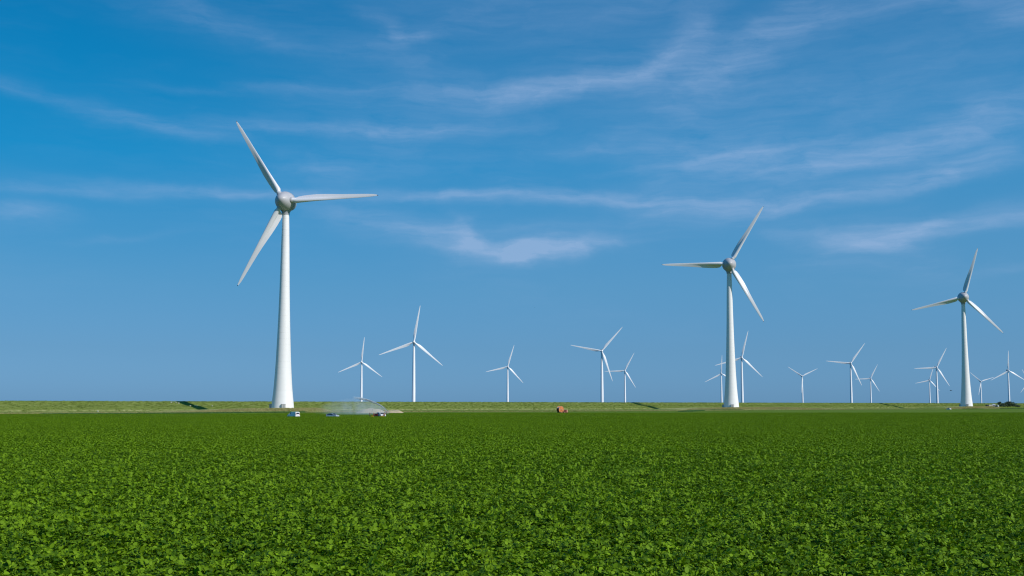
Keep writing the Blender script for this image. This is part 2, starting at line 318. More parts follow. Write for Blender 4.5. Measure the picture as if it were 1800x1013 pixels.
# ------------------------------------------------------------------ scatter: one object per ground cover, geometry nodes over plant meshes
def scatter(name, pts, variants, scl, rots=None, tilt=0.0):
    n = len(pts); me = bpy.data.meshes.new(name); me.vertices.add(n); me.vertices.foreach_set('co', np.asarray(pts, float).ravel())
    def attr(nm, ty, arr, key='value'):
        a = me.attributes.new(nm, ty, 'POINT'); a.data.foreach_set(key, arr.ravel())
    attr('pick', 'INT', rng.integers(0, len(variants), n).astype(np.int32))
    rot = np.stack([rng.normal(0, 1, n)*tilt, rng.normal(0, 1, n)*tilt, rng.uniform(0, 2*math.pi, n)], 1) if rots is None else rots
    attr('turn', 'FLOAT_VECTOR', rot.astype(np.float32), 'vector')
    s = rng.uniform(*scl[0], n); sz = rng.uniform(*scl[1], n); attr('size', 'FLOAT_VECTOR', np.stack([s, s, sz], 1).astype(np.float32), 'vector')
    col = bpy.data.collections.new(name+'_plants')
    for i, vm in enumerate(variants):
        vo = bpy.data.objects.new(f'{name}_plant', vm); col.objects.link(vo)
    o = obj(name, me, kind='stuff')
    ng = bpy.data.node_groups.new(name+'_scatter', 'GeometryNodeTree')
    ng.interface.new_socket('Geometry', in_out='INPUT', socket_type='NodeSocketGeometry'); ng.interface.new_socket('Geometry', in_out='OUTPUT', socket_type='NodeSocketGeometry')
    gi, go = ng.nodes.new('NodeGroupInput'), ng.nodes.new('NodeGroupOutput')
    ci = ng.nodes.new('GeometryNodeCollectionInfo'); ci.inputs['Collection'].default_value = col; ci.inputs['Separate Children'].default_value = True; ci.inputs['Reset Children'].default_value = True
    ip = ng.nodes.new('GeometryNodeInstanceOnPoints'); ip.inputs['Pick Instance'].default_value = True
    def na(nm, ty): a = ng.nodes.new('GeometryNodeInputNamedAttribute'); a.data_type = ty; a.inputs['Name'].default_value = nm; return a
    e2r = ng.nodes.new('FunctionNodeEulerToRotation')
    mp_ = ng.nodes.new('GeometryNodeMeshToPoints')
    L = ng.links.new
    L(gi.outputs[0], mp_.inputs[0]); L(mp_.outputs[0], ip.inputs['Points']); L(ci.outputs[0], ip.inputs['Instance'])
    L(na('pick', 'INT').outputs[0], ip.inputs['Instance Index']); L(na('turn', 'FLOAT_VECTOR').outputs[0], e2r.inputs[0]); L(e2r.outputs[0], ip.inputs['Rotation'])
    L(na('size', 'FLOAT_VECTOR').outputs[0], ip.inputs['Scale']); L(ip.outputs[0], go.inputs[0])
    md = o.modifiers.new('scatter', 'NODES'); md.node_group = ng
    return o

def plant_mesh(name, faces_v, tones, material, k):
    me = mesh_np(name, np.asarray(faces_v).reshape(-1, 3), k, material, False)
    a = me.attributes.new('tone', 'FLOAT', 'FACE'); a.data.foreach_set('value', np.asarray(tones, np.float32)); return me
def leaflet(base, d, up, L, W, fold, curl):                    # a folded, curled leaflet: eight quads along the midrib
    d = d/np.linalg.norm(d); side = np.cross(d, up); side /= np.linalg.norm(side)+1e-9; u = np.cross(side, d)
    V = []
    for s, w in ((0, .04), (.22, .42), (.5, .5), (.78, .34), (1, .02)):
        c = base+d*(L*s)-u*(curl*L*s*s)
        V += [c-side*W*w+u*fold*W*w, c, c+side*W*w+u*fold*W*w]
    return np.array(V)
LQ = np.array([[3*i+j, 3*i+j+1, 3*i+j+4, 3*i+j+3] for i in range(4) for j in range(2)])
def potato_plant(seed, leaves=21):
    g = np.random.default_rng(seed); V, Fc, T = [], [], []; nv = 0
    for k in range(leaves):
        az_ = g.uniform(0, 2*math.pi); rr = .42*math.sqrt(g.uniform(.02, 1)); h = (.50-.45*rr*rr)*g.uniform(.58, 1.10)
        if g.random() < .22: h *= .55
        c = np.array([rr*math.cos(az_), rr*math.sin(az_), h]); outd = np.array([math.cos(az_+g.normal(0, .5)), math.sin(az_+g.normal(0, .5)), g.normal(.08, .32)]); outd /= np.linalg.norm(outd)
        upv = np.array([g.normal(0, .6), g.normal(0, .6), 1.0]); tone = g.uniform(.0, .8)
        s_ = np.cross(outd, upv); s_ /= np.linalg.norm(s_); Lr = g.uniform(.18, .28)
        parts = [(1.0, outd, 1.0)]
        for q in ((.72, .9), (.42, .8), (.15, .55)):
            for sg in (-1, 1): parts.append((q[0], outd*.45+s_*sg+upv*g.normal(.05, .2), q[1]))
        for (pos, dd, sc) in parts:
            b = c+outd*(pos-.6)*Lr-np.array([0, 0, .12*Lr*pos*pos])
            L_ = g.uniform(.095, .155)*sc; V.append(leaflet(b, dd+g.normal(0, .12, 3), upv+g.normal(0, .38, 3), L_, L_*g.uniform(.60, .78), g.uniform(.05, .4), g.uniform(0, .6)))
            Fc.append(LQ+nv); nv += 15; T += [np.clip(tone+g.normal(0, .18), 0, 1)]*8
    return plant_mesh('potato_plant', np.concatenate(V), T, M['potato'], np.concatenate(Fc))
def patch_mesh(seed, size=3.0, n=1500, leaf=(.12, .20), hgt=.5, material=None, lump=.13):
    g = np.random.default_rng(seed); V, T = [], []
    x, y = g.uniform(-size/2, size/2, (2, n)); ph = g.uniform(0, 6, 6)
    hz = hgt-lump*1.2+lump*(np.sin(x*6.5+ph[0]+np.sin(y*4+ph[1]))*np.sin(y*6+ph[2]+np.sin(x*5+ph[3])))-g.exponential(.05, n)
    for i in range(n):
        c = np.array([x[i], y[i], hz[i]]); L_ = g.uniform(*leaf); a = g.uniform(0, 6.283)
        nrm = np.array([g.normal(0, .55), g.normal(0, .55), 1.0]); nrm /= np.linalg.norm(nrm)
        d = np.array([math.cos(a), math.sin(a), 0]); d -= nrm*d.dot(nrm); d /= np.linalg.norm(d); s = np.cross(nrm, d)
        V.append([c-d*L_*.5, c+s*L_*.36-d*.05*L_, c+d*L_*.5-nrm*.15*L_, c-s*L_*.36-d*.05*L_]); T.append(g.uniform(.25, 1.0))
    return plant_mesh('potato_patch', np.array(V).reshape(-1, 3), T, material or M['potato'], np.arange(4*n).reshape(-1, 4))
def tuft_mesh(seed, n=70, rad=.5, h=(.3, .6), w=.035, lean=.35, material=None):
    g = np.random.default_rng(seed); V, T = [], []
    for i in range(n):
        a, r = g.uniform(0, 6.283), rad*math.sqrt(g.random()); b = np.array([r*math.cos(a), r*math.sin(a), 0]); hh = g.uniform(*h)
        l = np.array([g.normal(0, lean), g.normal(0, lean), 1])*hh; s = np.array([math.cos(a*3), math.sin(a*3), 0])*w
        V.append([b-s, b+s, b+l*.6+s*.8, b+l*.6-s*.8]); T.append(g.uniform(0, 1)); V.append([b+l*.6-s*.8, b+l*.6+s*.8, b+l+s*.2+l*[.3, .3, 0], b+l-s*.2+l*[.3, .3, 0]]); T.append(T[-1])
    return plant_mesh('tuft', np.array(V).reshape(-1, 3), T, material, np.arange(8*n).reshape(-1, 4))

NEAR = 85.0
rows = []
yy = 12.0
ys = np.arange(12, NEAR, .42)
for yv in ys:
    w = .60*yv+7; xs = np.arange(-w, w, .50)
    rows.append(np.stack([xs+rng.normal(0, .12, len(xs))+(.25 if int(yv/.42) % 2 else 0), yv+rng.normal(0, .12, len(xs))], 1))
P = np.concatenate(rows); und = .06*fbm(P[:, 0], P[:, 1], .35)+.07*fbm(P[:, 0], P[:, 1], 1.1)
keep = rng.random(len(P)) > .07+.10*(fbm(P[:, 0], P[:, 1], .8) > .35)
P3 = np.column_stack([P, und-.02])[keep]
scatter('potato_crop', P3, [potato_plant(10+i) for i in range(8)], ((.82, 1.12), (.85, 1.12)), tilt=.07)
rows = []
for yv in np.arange(NEAR+.8, 353, 2.3):
    w = .60*yv+12; xs = np.arange(-w, w, 2.3); rows.append(np.stack([xs+rng.normal(0, .25, len(xs)), yv+rng.normal(0, .2, len(xs))], 1))
P = np.concatenate(rows); P = P[P[:, 1] < A_EDGE(P[:, 0])]; P3 = np.column_stack([P, .04*fbm(P[:, 0], P[:, 1], .12)])
patches = [patch_mesh(40+i) for i in range(5)]
scatter('potato_crop_beyond', P3, patches, ((.95, 1.1), (.92, 1.08)))
def inside(P, pts):
    x, y = P[:, 0], P[:, 1]; c = np.zeros(len(P), bool)
    for (x0, y0), (x1, y1) in zip(pts, pts[1:]+pts[:1]):
        c ^= ((y0 > y) != (y1 > y)) & (x < (x1-x0)*(y-y0)/(y1-y0+1e-9)+x0)
    return c
gx, gy = np.meshgrid(np.arange(-330, 480, 2.4), np.arange(358, 522, 2.4)); P = np.column_stack([gx.ravel(), gy.ravel()])+rng.normal(0, .3, (gx.size, 2))
P = P[inside(P, B_PTS)]
scatter('far_potato_crop', np.column_stack([P, .14+.04*fbm(P[:, 0], P[:, 1], .12)]), patches, ((1, 1.1), (.95, 1.08)))
# grass verge along the farm track between the two potato fields
xs = np.arange(-330, 470, .9); P = np.column_stack([xs, A_EDGE(xs)+5.2+rng.normal(0, .5, len(xs)), 0*xs])
scatter('track_verge_grass', P, [tuft_mesh(70+i, 80, .9, (.35, .68), .05, .3, M['verge']) for i in range(3)], ((.8, 1.2), (.75, 1.05)))
def along(pts, step, width):
    o_ = []
    for a, b in zip(pts, pts[1:]):
        a, b = np.array(a, float), np.array(b, float); L_ = np.linalg.norm(b-a); k = int(L_/step*max(1, width/1.6)); s = rng.random(k)
        q = a+(b-a)*s[:, None]; nn = np.array([-(b-a)[1], (b-a)[0]])/L_; o_.append(q+nn*rng.uniform(-width/2, width/2, k)[:, None])
    P = np.concatenate(o_); return np.column_stack([P, [ground_z(x, y)+.02 for x, y in P]])
P = np.concatenate([along([(-420, 330), (-262, 480), (-222, 530), (-188, 585), (-170, 612)], .8, 5), along([(-120, 590), (-59, 640), (0, 655), (122, 745), (190, 830), (330, 960), (520, 1080)], 1.0, 7),
    along([xy(-80, -22), xy(-30, -19), xy(22, -17)], .55, 8), along([xy(375, -22), xy(461, -18), xy(600, -19)], .6, 8), along([xy(830, -22), xy(922, -18), xy(1120, -18)], .8, 8)])
scatter('dry_grass', P, [tuft_mesh(80+i, 60, .8, (.25, .6), .05, .45, M['straw']) for i in range(3)], ((.7, 1.5), (.6, 1.25)))
P = np.concatenate([along([(-212, 455), (-168, 500), (-140, 560), (-120, 600)], .7, 7), along([(110, 640), (150, 800), (190, 880)], .9, 8), along([xy(395, -30), xy(440, -27)], .5, 5), along([(470, 1040), (600, 1190), (740, 1340)], .7, 12)])
scatter('ditch_weeds', P, [tuft_mesh(90+i, 90, 1.0, (.25, .6), .07, .5, M['weed']) for i in range(3)], ((.8, 1.5), (.7, 1.2)))
# rough turf on the dike's landward face
tq = rng.uniform(-300, 1900, 26000); nq = rng.uniform(73, 103, 26000); kq = fbm(tq, nq, 1.9) > -.3; tq, nq = tq[kq], nq[kq]
X, Y = xy(tq, nq); Z = np.interp(nq, [a for a, _ in DIKE], [b for _, b in DIKE])
scatter('dike_turf', np.column_stack([X, Y, Z]), [tuft_mesh(100+i, 40, .8, (.08, .30), .06, .6, M['turf']) for i in range(3)], ((.7, 1.8), (.5, 1.1)))

# ------------------------------------------------------------------ land turbines
TOWER = [(0, 7.22), (3, 6.95), (7, 6.5), (11, 6.08), (17, 5.62), (24, 5.18), (31, 4.8), (38, 4.5), (51, 4.0), (64.6, 3.55), (78, 3.2), (92, 2.92), (105, 2.66), (118, 2.36), (126, 2.12)]
def tower_r(h): return float(np.interp(h, [a for a, _ in TOWER], [b for _, b in TOWER]))
def big_tower():
    bm = bmesh.new(); prof = []; h = 0.0; H = 126.4
    while h < H-3.7:
        n_ = h+3.75; prof += [(h+.03, tower_r(h+.03)), (n_-.03, tower_r(n_-.03)), (n_-.02, tower_r(n_)-.035), (n_+.02, tower_r(n_)-.035)]; h = n_
    prof += [(h+.04, tower_r(h)), (H, tower_r(H))]; lathe(bm, prof, 72); return bm
AX = np.array([1, .93, .84, .74, .64, .56, .49, .42, .35, .28, .21, .15, .10, .06, .03, .01, 0])
def naca(x): return 5*(.2969*np.sqrt(x)-.126*x-.3516*x**2+.2843*x**3-.1036*x**4)     # half thickness of a section one chord thick
def blade_mesh(name, secs):
    """secs: (radius, chord, twist degrees, thickness ratio, leading-edge x, roundness, spar): the spar is a tube along the leading edge with a thin panel behind it"""
    xs = np.concatenate([AX, AX[::-1][1:-1]]); K = len(xs); nu = len(AX)
    th = np.linspace(0, 2*math.pi, K, endpoint=False); circ = np.column_stack([.5+.5*np.cos(th), .5*np.sin(th)])
    bm = bmesh.new(); rings = []
    for (r, c, tw, tk, le, rd, sp) in secs:
        y = naca(xs)*tk; low = np.arange(K) >= nu
        q = .25; spar = -(tk*.5*np.sqrt(np.clip(1-((xs-q)/q)**2, 0, 1)))-.012*np.sqrt(xs)
        yl = (1-sp)*(-.6*y)+sp*np.minimum(spar, -.004)
        y = np.where(low, yl, y); y = y+(.05*sp*np.sin(math.pi*np.clip(xs, 0, 1)))*(~low)*.4
        pts = circ*rd+np.column_stack([xs, y])*(1-rd); a = R(tw); ring = []
        for (u, v) in pts:
            x, yv = -u*c, v*c
            ring.append(bm.verts.new((le+x*math.cos(a)+yv*math.sin(a), -x*math.sin(a)+yv*math.cos(a)-le*math.sin(a)*.6, r)))
        rings.append(ring)
    for A, B in zip(rings, rings[1:]):
        for i in range(K): bm.faces.new((A[i], A[(i+1) % K], B[(i+1) % K], B[i]))
    bm.faces.new(rings[0]); bm.faces.new(rings[-1]); return bm
BIG = [(5.6, 3.0, 10, 1, 1.5, 1, 0), (7.0, 3.0, 25, 1, 1.5, 1, 0), (7.35, 3.6, 33, .8, 1.55, .6, .4), (7.9, 5.5, 46, .56, 1.65, .05, 1), (9.2, 6.5, 45, .47, 1.7, 0, 1), (12, 6.5, 41, .42, 1.7, 0, 1), (16, 6.1, 35, .37, 1.65, 0, 1), (22, 5.3, 25, .32, 1.5, 0, .8),
       (28, 4.5, 17, .28, 1.4, 0, .5), (34, 3.75, 10, .24, 1.25, 0, .2), (40, 3.2, 7, .22, 1.1, 0, 0), (46, 2.8, 5, .20, .98, 0, 0), (51, 2.45, 3, .19, .85, 0, 0), (56, 2.05, 2, .18, .7, 0, 0), (59.5, 1.6, 1, .18, .5, 0, 0), (61.6, 1.05, 0, .18, .3, 0, 0), (62.5, .7, 0, .18, .15, 0, 0)]
def shell(prof):
    bm = bmesh.new(); lathe(bm, prof, 64, 'Y'); return bm
def wind_turbine_parts(root):
    obj('tower', big_tower(), M['tower'], root, smooth=25)
    HZ, HY = 135.0, 5.2                                         # rotor centre height, forward overhang
    bm = bmesh.new(); lathe(bm, [(126.4, 2.35), (127.6, 2.45), (128.6, 2.9), (129.6, 3.6), (130.4, 3.8)], 48); obj('yaw_collar', bm, M['nacelle'], root, smooth=40)
    nac = obj('nacelle', shell([(-12.6, .05), (-12.4, 1.1), (-11.6, 2.1), (-10, 3.1), (-7.5, 4.2), (-4.5, 5.15), (-2, 5.8), (-.4, 6.15), (.6, 6.25), (1.5, 6.2), (1.62, 6.0)]), M['nacelle'], root, smooth=40); nac.location = (0, 0, HZ); nac.scale = (1.05,)*3
    bm = bmesh.new()
    for k in range(3): box(bm, (0, 7.5-2.2*k, HZ+4.9+.55*k), (1.6, 1.4, .5), .1)
    bar(bm, (0, 9.2, HZ+4), (0, 9.2, HZ+7), .08); bar(bm, (-.6, 9.2, HZ+6.6), (.6, 9.2, HZ+6.6), .06)
    obj('roof_vent', bm, M['annex'], root)
    hub = obj('spinner', shell([(1.75, 5.95), (1.9, 6.08), (3, 5.98), (4.6, 5.55), (6.4, 4.75), (8.2, 3.65), (9.6, 2.5), (10.4, 1.5), (10.8, .6), (10.86, .05)]), M['hub'], root, smooth=40); hub.location = (0, 0, HZ); hub.scale = (1.05,)*3
    bm = bmesh.new()
    for zz in (1.69,): lathe(bm, [(1.60, 5.92), (1.78, 5.92)], 64, 'Y')
    sm = obj('spinner_seam', bm, M['seam'], root, smooth=40); sm.location = (0, 0, HZ); sm.scale = (1.05,)*3
    bmesh_blade = blade_mesh('blade', BIG); bl = None; blades = []
    for k in range(3):
        if bl is None:
            bl = obj('blade', bmesh_blade, M['blade'], root, smooth=35)
            bm = bmesh.new(); lathe(bm, [(3.6, 1.95), (5.75, 1.78), (5.8, 1.62), (6.1, 1.6)], 32); col_ = obj('blade_collar', bm, M['hub'], bl, smooth=40)
            bm = bmesh.new(); bmesh.ops.create_cube(bm, size=1); bmesh.ops.transform(bm, matrix=Matrix.Translation((-.12, .12, 62.8)) @ Matrix.Diagonal((.55, .16, .75, 1)), verts=bm.verts[:])
            for v in bm.verts:
                if v.co.z > 62.8: v.co.x = v.co.x*.5-.05; v.co.y += .25
            tp = obj('blade_tip', bm, M['tip'], bl)
            b = bl
        else: b = copy_tree(bl, root)
        b.location = (0, -HY, HZ); blades.append(b)
    return blades
def annexes(root, world_az, rz, doorside):
    for k in range(2):
        la = R(world_az+100*k)+rz; d = Vector((math.sin(la), math.cos(la), 0)); c = d*7.25
        rotm = Matrix.Rotation(-la+math.pi, 4, 'Z')             # box front faces outwards (local -Y)
        if k == 0:
            bm = bmesh.new(); box(bm, (0, 0, 1.35), (2.5, 2.2, 2.7), .05); a = obj('equipment_box', bm, M['annex'], root)
            bm = bmesh.new(); box(bm, (0, -1.13, 1.2), (1.1, .06, 2.1), .01); obj('door', bm, M['annex_door'], a)
            bm = bmesh.new(); box(bm, (0, -.03, 2.78), (2.75, 2.45, .14), .03); obj('box_roof', bm, M['annex_door'], a)
            first = a
        else: a = copy_tree(first, root)
        a.matrix_local = Matrix.Translation(c) @ rotm
def fit_alpha(hub, tips):                                       # rotor angle from the blade tips seen in the photo, degrees counter-clockwise from the right
    s = 0
    for k, (x, y) in enumerate(tips):
        a = math.atan2(hub[1]-y, x-hub[0]); best = min((((a-R(120*j)) % (2*math.pi)) for j in range(3)), key=lambda q: abs(((q % (2*math.pi/3))-0)))
        s += complex(math.cos(3*a), math.sin(3*a))
    return math.degrees(math.atan2(s.imag, s.real))/3
import cmath
def place_rotor(blades, alpha):
    for k, b in enumerate(blades): b.rotation_euler = (0, R(90-(alpha+120*k)), 0)
BIGS = [(T1, MH[0], (495.7, 352), [(414, 212), (659.5, 340), (408, 502)], 187, 'tall white wind turbine nearest the camera on the left, one blade pointing right'),
        (T1+461*U, MH[1], (1281.5, 465), [(1341, 363), (1161, 464), (1340, 565)], 189, 'tall white wind turbine right of the middle, one blade pointing level to the left'),
        (T1+922*U, MH[2], (1693, 523.5), [(1716, 438), (1603, 546), (1762, 586)], 193, 'tall white wind turbine on the right beside the low buildings, upper blade almost upright')]
first = None
for (p2, mh, hub, tips, wz, lab) in BIGS:
    rz = R(180-wz)
    if first is None:
        root = empty('wind_turbine', (p2[0], p2[1], mh), rz, label=lab, cat='wind turbine', group='large wind turbines on the land side of the dike'); blades = wind_turbine_parts(root); annexes(root, 163, rz, 0); first = root
    else:
        root = copy_tree(first); root.location = (p2[0], p2[1], mh); root.rotation_euler = (0, 0, rz); root['label'] = lab
        blades = [c for c in root.children if c.name.startswith('blade')]
        # annexes keep their bearing
        bx = [c for c in root.children if c.name.startswith('equipment_box')]
        for k, a in enumerate(bx):
            la = R(163+[0, 22, 34][1 if root['label'].startswith('tall white wind turbine right') else 2]+100*k)+rz
            a.matrix_local = Matrix.Translation(Vector((math.sin(la), math.cos(la), 0))*7.25) @ Matrix.Rotation(-la+math.pi, 4, 'Z')
    place_rotor(blades, {187: 1.5, 189: 59.1, 193: 73.5}[wz])

# ------------------------------------------------------------------ offshore turbines
SM = [(1.2, 2.2, 10, 1, 1.1, 1, 0), (2.6, 2.2, 15, 1, 1.1, 1, 0), (5, 2.7, 18, .7, 1.2, .5, 0), (9, 3.9, 16, .38, 1.3, .05, 0), (13, 4.1, 13, .30, 1.3, 0, 0), (20, 3.5, 9, .25, 1.15, 0, 0), (30, 2.6, 5, .21, .95, 0, 0), (40, 1.9, 2, .18, .75, 0, 0), (48, 1.3, 1, .17, .5, 0, 0), (52, .8, 0, .16, .3, 0, 0), (54, .25, 0, .16, .1, 0, 0)]
def small_parts(root):
    bm = bmesh.new(); lathe(bm, [(0, 2.6), (30, 2.5), (31, 2.42), (60, 2.1), (61, 2.06), (92.6, 1.5)], 40); obj('tower', bm, M['steel'], root, smooth=30)
    bm = bmesh.new(); box(bm, (0, 3.4, 95.2), (3.9, 9.4, 4.0), .5); box(bm, (0, 6.2, 97.8), (3.0, 2.6, 1.2), .2); obj('nacelle', bm, M['nacelle'], root, smooth=35)
    bm = bmesh.new(); lathe(bm, [(1.35, 1.7), (1.6, 1.95), (3.2, 1.95), (4.4, 1.6), (5.3, .9), (5.6, .1)], 32, 'Y'); s = obj('spinner', bm, M['steel'], root, smooth=40); s.location = (0, 0, 95)
    bl = obj('blade', blade_mesh('blade', SM), M['steel'], root, smooth=35); bs = [bl]
    for k in range(2): bs.append(copy_tree(bl, root))
    for b in bs: b.location = (0, -3.0, 95)
    return bs
G = 'offshore wind turbines beyond the dike'
FAR = [((635.8, 637), [(640.7, 589.7), (592.3, 656), (674.2, 664.5)], 'distant white offshore turbine whose tower rises behind the water spray'),
 ((727.7, 602), [(738.7, 536.4), (665.4, 625), (779.6, 644)], 'tallest of the distant white offshore turbines, right of the water spray'),
 ((892.4, 645), [(904.5, 605.6), (852.7, 654.5), (921.9, 675.7)], 'lone small distant turbine above the dike, left of the orange hose reel'),
 ((1057.8, 617.7), [(1094.8, 576.2), (1004.3, 606.2), (1078.6, 671.8)], 'distant turbine right of the orange hose reel, a blade crossing its smaller neighbour'),
 ((1098.3, 652), [(1116.3, 618.3), (1063.5, 652.4), (1119.5, 684.4)], 'small distant turbine just right of a larger one that overlaps its left blade'),
 ((1267.8, 657), [(1270.4, 622.4), (1241, 671.6)], 'small distant turbine half hidden at the left edge of the middle tall tower'),
 ((1303.6, 629.4), [(1315.4, 582), (1261, 642), (1340.6, 665.6)], 'distant turbine just right of the middle tall tower, left blade passing behind it'),
 ((1410, 661.6), [(1384, 644), (1438, 647.4)], 'small distant turbine with two blades raised like a Y, left of a bigger pair'),
 ((1495, 639), [(1520, 604.2), (1455, 633.4), (1515.6, 679.2)], 'bigger turbine of the distant pair between the middle and rightmost tall towers'),
 ((1530, 665.6), [(1543.4, 640.2), (1502.6, 666), (1547.6, 690.4)], 'smaller turbine of the distant pair between the middle and rightmost tall towers'),
 ((1633.5, 668.8), [(1641, 648), (1610.6, 673.4), (1654, 689.3)], 'small distant turbine close behind a bigger one, left of the rightmost tall tower'),
 ((1646, 646.4), [(1664.8, 612), (1612, 646.4), (1670.6, 679.8)], 'distant turbine with level left blade beside the flying bird, left of rightmost tall tower'),
 ((1723.8, 671), [(1704.8, 654), (1747.7, 663)], 'small distant turbine with two raised blades, just right of the rightmost tall tower'),
 ((1772, 652), [(1773.4, 616), (1745, 667.2), (1800, 669.4)], 'distant turbine rising behind the dark clump of trees, top blade upright'),
 ((1807, 671), [(1796.6, 652.5), (1792, 689)], 'small distant turbine cut by the right edge, only blade tips visible')]
first = None
for (hub, tips, lab) in FAR:
    a, b = ray(*hub); Y = (95-HC)/b; x = a*Y
    faz = 176 if first is None or hub[0] < 1000 else 183
    rz = R(180-faz)
    if first is None:
        root = empty('offshore_wind_turbine', (x, Y, .3), rz, label=lab, cat='wind turbine', group=G); bs = small_parts(root); first = root
    else:
        root = copy_tree(first); root.location = (x, Y, .3); root.rotation_euler = (0, 0, rz); root['label'] = lab; bs = [c for c in root.children if c.name.startswith('blade')]
    place_rotor(bs, fit_alpha(hub, tips))

# ------------------------------------------------------------------ vehicles
def veh(name, loc, heading, prof, width, belt, roof_in, paint, wheels, wr, side_win, front_win, rear_win, extras=(), **k):
    """prof: side outline (x forward, z up); above the belt line the sides lean in by roof_in"""
    root = empty(name, loc, R(90-heading), **k)
    top = max(z for _, z in prof); hw = lambda z: width/2-(roof_in*max(0, (z-belt)/(top-belt)))
    bm = bmesh.new(); L_ = [bm.verts.new((x, hw(z), z)) for x, z in prof]; R_ = [bm.verts.new((x, -hw(z), z)) for x, z in prof]; n = len(prof)
    bm.faces.new(L_); bm.faces.new(R_[::-1])
    for i in range(n): bm.faces.new((L_[i], R_[i], R_[(i+1) % n], L_[(i+1) % n]))
    bmesh.ops.bevel(bm, geom=[e for e in bm.edges], offset=.05, segments=2, affect='EDGES'); obj('body', bm, paint, root, smooth=35)
    for s in (1, -1):
        for w in side_win:
            bm = bmesh.new(); o_ = [bm.verts.new((x, s*(hw(z)+.012), z)) for x, z in w]; i_ = [bm.verts.new((x, s*(hw(z)-.03), z)) for x, z in w]
            bm.faces.new(o_); bm.faces.new(i_[::-1])
            for j in range(len(w)): bm.faces.new((o_[j], o_[(j+1) % len(w)], i_[(j+1) % len(w)], i_[j]))
            obj('side_window', bm, M['glass'], root)
    for nm, w in (('windscreen', front_win), ('rear_window', rear_win)):
        if not w: continue
        (x0, z0), (x1, z1), m0, m1, off = w; bm = bmesh.new(); d = Vector((x1-x0, 0, z1-z0)).normalized(); nn = Vector((d.z, 0, -d.x))*off
        vs_ = [Vector((x0, -m0, z0)), Vector((x0, m0, z0)), Vector((x1, m1, z1)), Vector((x1, -m1, z1))]
        o_ = [bm.verts.new(v+nn) for v in vs_]; i_ = [bm.verts.new(v-nn*2) for v in vs_]; bm.faces.new(o_); bm.faces.new(i_[::-1])
        for j in range(4): bm.faces.new((o_[j], o_[(j+1) % 4], i_[(j+1) % 4], i_[j]))
        obj(nm, bm, M['glass'], root)
    for x in wheels:
        for s in (1, -1):
            bm = bmesh.new(); cyl(bm, (0, 0, 0), wr, wr, .22, 'Y', 24); bmesh.ops.bevel(bm, geom=[e for e in bm.edges if len(e.link_faces) == 2 and e.calc_face_angle(0) > 1], offset=.03, segments=2, affect='EDGES')
            w_ = obj('wheel', bm, M['rubber'], root, smooth=40); w_.location = (x, s*(width/2-.09), wr)
            bm = bmesh.new(); cyl(bm, (0, s*.10, 0), wr*.62, wr*.55, .06, 'Y', 18); obj('rim', bm, M['rim'], w_)
    for (nm, c, sz, mt) in extras:
        bm = bmesh.new(); box(bm, c, sz, min(sz)*.2); obj(nm, bm, M[mt], root)
    return root
def ex(xf, xr, hw_, zl, zt, mt_t='red_lamp'):
    return [('headlight', (xf, hw_, zl), (.08, .36, .18), 'lamp'), ('headlight', (xf, -hw_, zl), (.08, .36, .18), 'lamp'), ('tail_light', (xr, hw_+.07, zt), (.08, .14, .5), mt_t), ('tail_light', (xr, -hw_-.07, zt), (.08, .14, .5), mt_t),
            ('number_plate', (xr-.03, 0, zl-.05), (.03, .5, .12), 'lamp')]
g0 = lambda px, Y: Vector((ray(px, 712)[0]*Y, Y, .03))
VANP = [(-2.2, .35), (2.25, .35), (2.35, .6), (2.28, .95), (1.55, 1.18), (.75, 1.86), (.4, 1.98), (-2.0, 1.96), (-2.22, 1.7), (-2.28, .9)]
veh('parked_van', g0(516.5, 343), 311, VANP, 1.86, 1.1, .14, M['white_paint'], (1.45, -1.45), .33,
    [[(.55, 1.16), (1.35, 1.16), (.80, 1.70), (.50, 1.72)]], ((1.62, 1.22), (.86, 1.80), .72, .64, .014), ((-2.262, 1.22), (-2.222, 1.70), .62, .55, -.03),
    ex(2.27, -2.27, .66, .82, 1.15)+[('side_mirror', (1.15, 1.02, 1.2), (.16, .2, .2), 'white_paint'), ('side_mirror', (1.15, -1.02, 1.2), (.16, .2, .2), 'white_paint'), ('door_handle', (-.4, .94, 1.0), (.2, .03, .04), 'seam'), ('bumper', (-2.30, 0, .5), (.1, 1.7, .2), 'white_paint')],
    label='small white panel van seen from behind, parked in front of the left tall tower', cat='van')
CARP = [(-2.1, .3), (2.1, .3), (2.2, .5), (2.12, .78), (1.15, .95), (.35, 1.45), (-.9, 1.5), (-1.75, 1.28), (-2.15, .95), (-2.18, .6)]
WC = [[(-.05, .97), (.95, .97), (.35, 1.36), (0, 1.38)], [(-1.0, .97), (-.12, .97), (-.08, 1.39), (-.85, 1.41)], [(-1.75, .97), (-1.08, .97), (-.95, 1.38), (-1.55, 1.24)]]
veh('parked_car', g0(585, 343), 118, CARP, 1.76, .92, .18, M['silver_paint'], (1.32, -1.32), .31, WC, ((1.1, 1.0), (.42, 1.41), .70, .58, .014), ((-2.0, 1.08), (-1.72, 1.26), .60, .55, -.014),
    ex(2.14, -2.15, .62, .66, .85)+[('side_mirror', (.75, .95, 1.0), (.14, .18, .14), 'silver_paint'), ('side_mirror', (.75, -.95, 1.0), (.14, .18, .14), 'silver_paint')],
    label='silver blue car parked at the field edge inside the drifting water mist', cat='car')
SUVP = [(-2.0, .42), (2.0, .42), (2.12, .62), (2.08, 1.02), (1.15, 1.14), (.65, 1.72), (-1.9, 1.76), (-2.1, 1.1), (-2.12, .7)]
WS = [[(.05, 1.16), (.98, 1.16), (.62, 1.62), (.08, 1.64)], [(-.95, 1.16), (-.03, 1.16), (0, 1.64), (-.9, 1.65)], [(-1.9, 1.16), (-1.03, 1.16), (-.98, 1.66), (-1.78, 1.66)]]
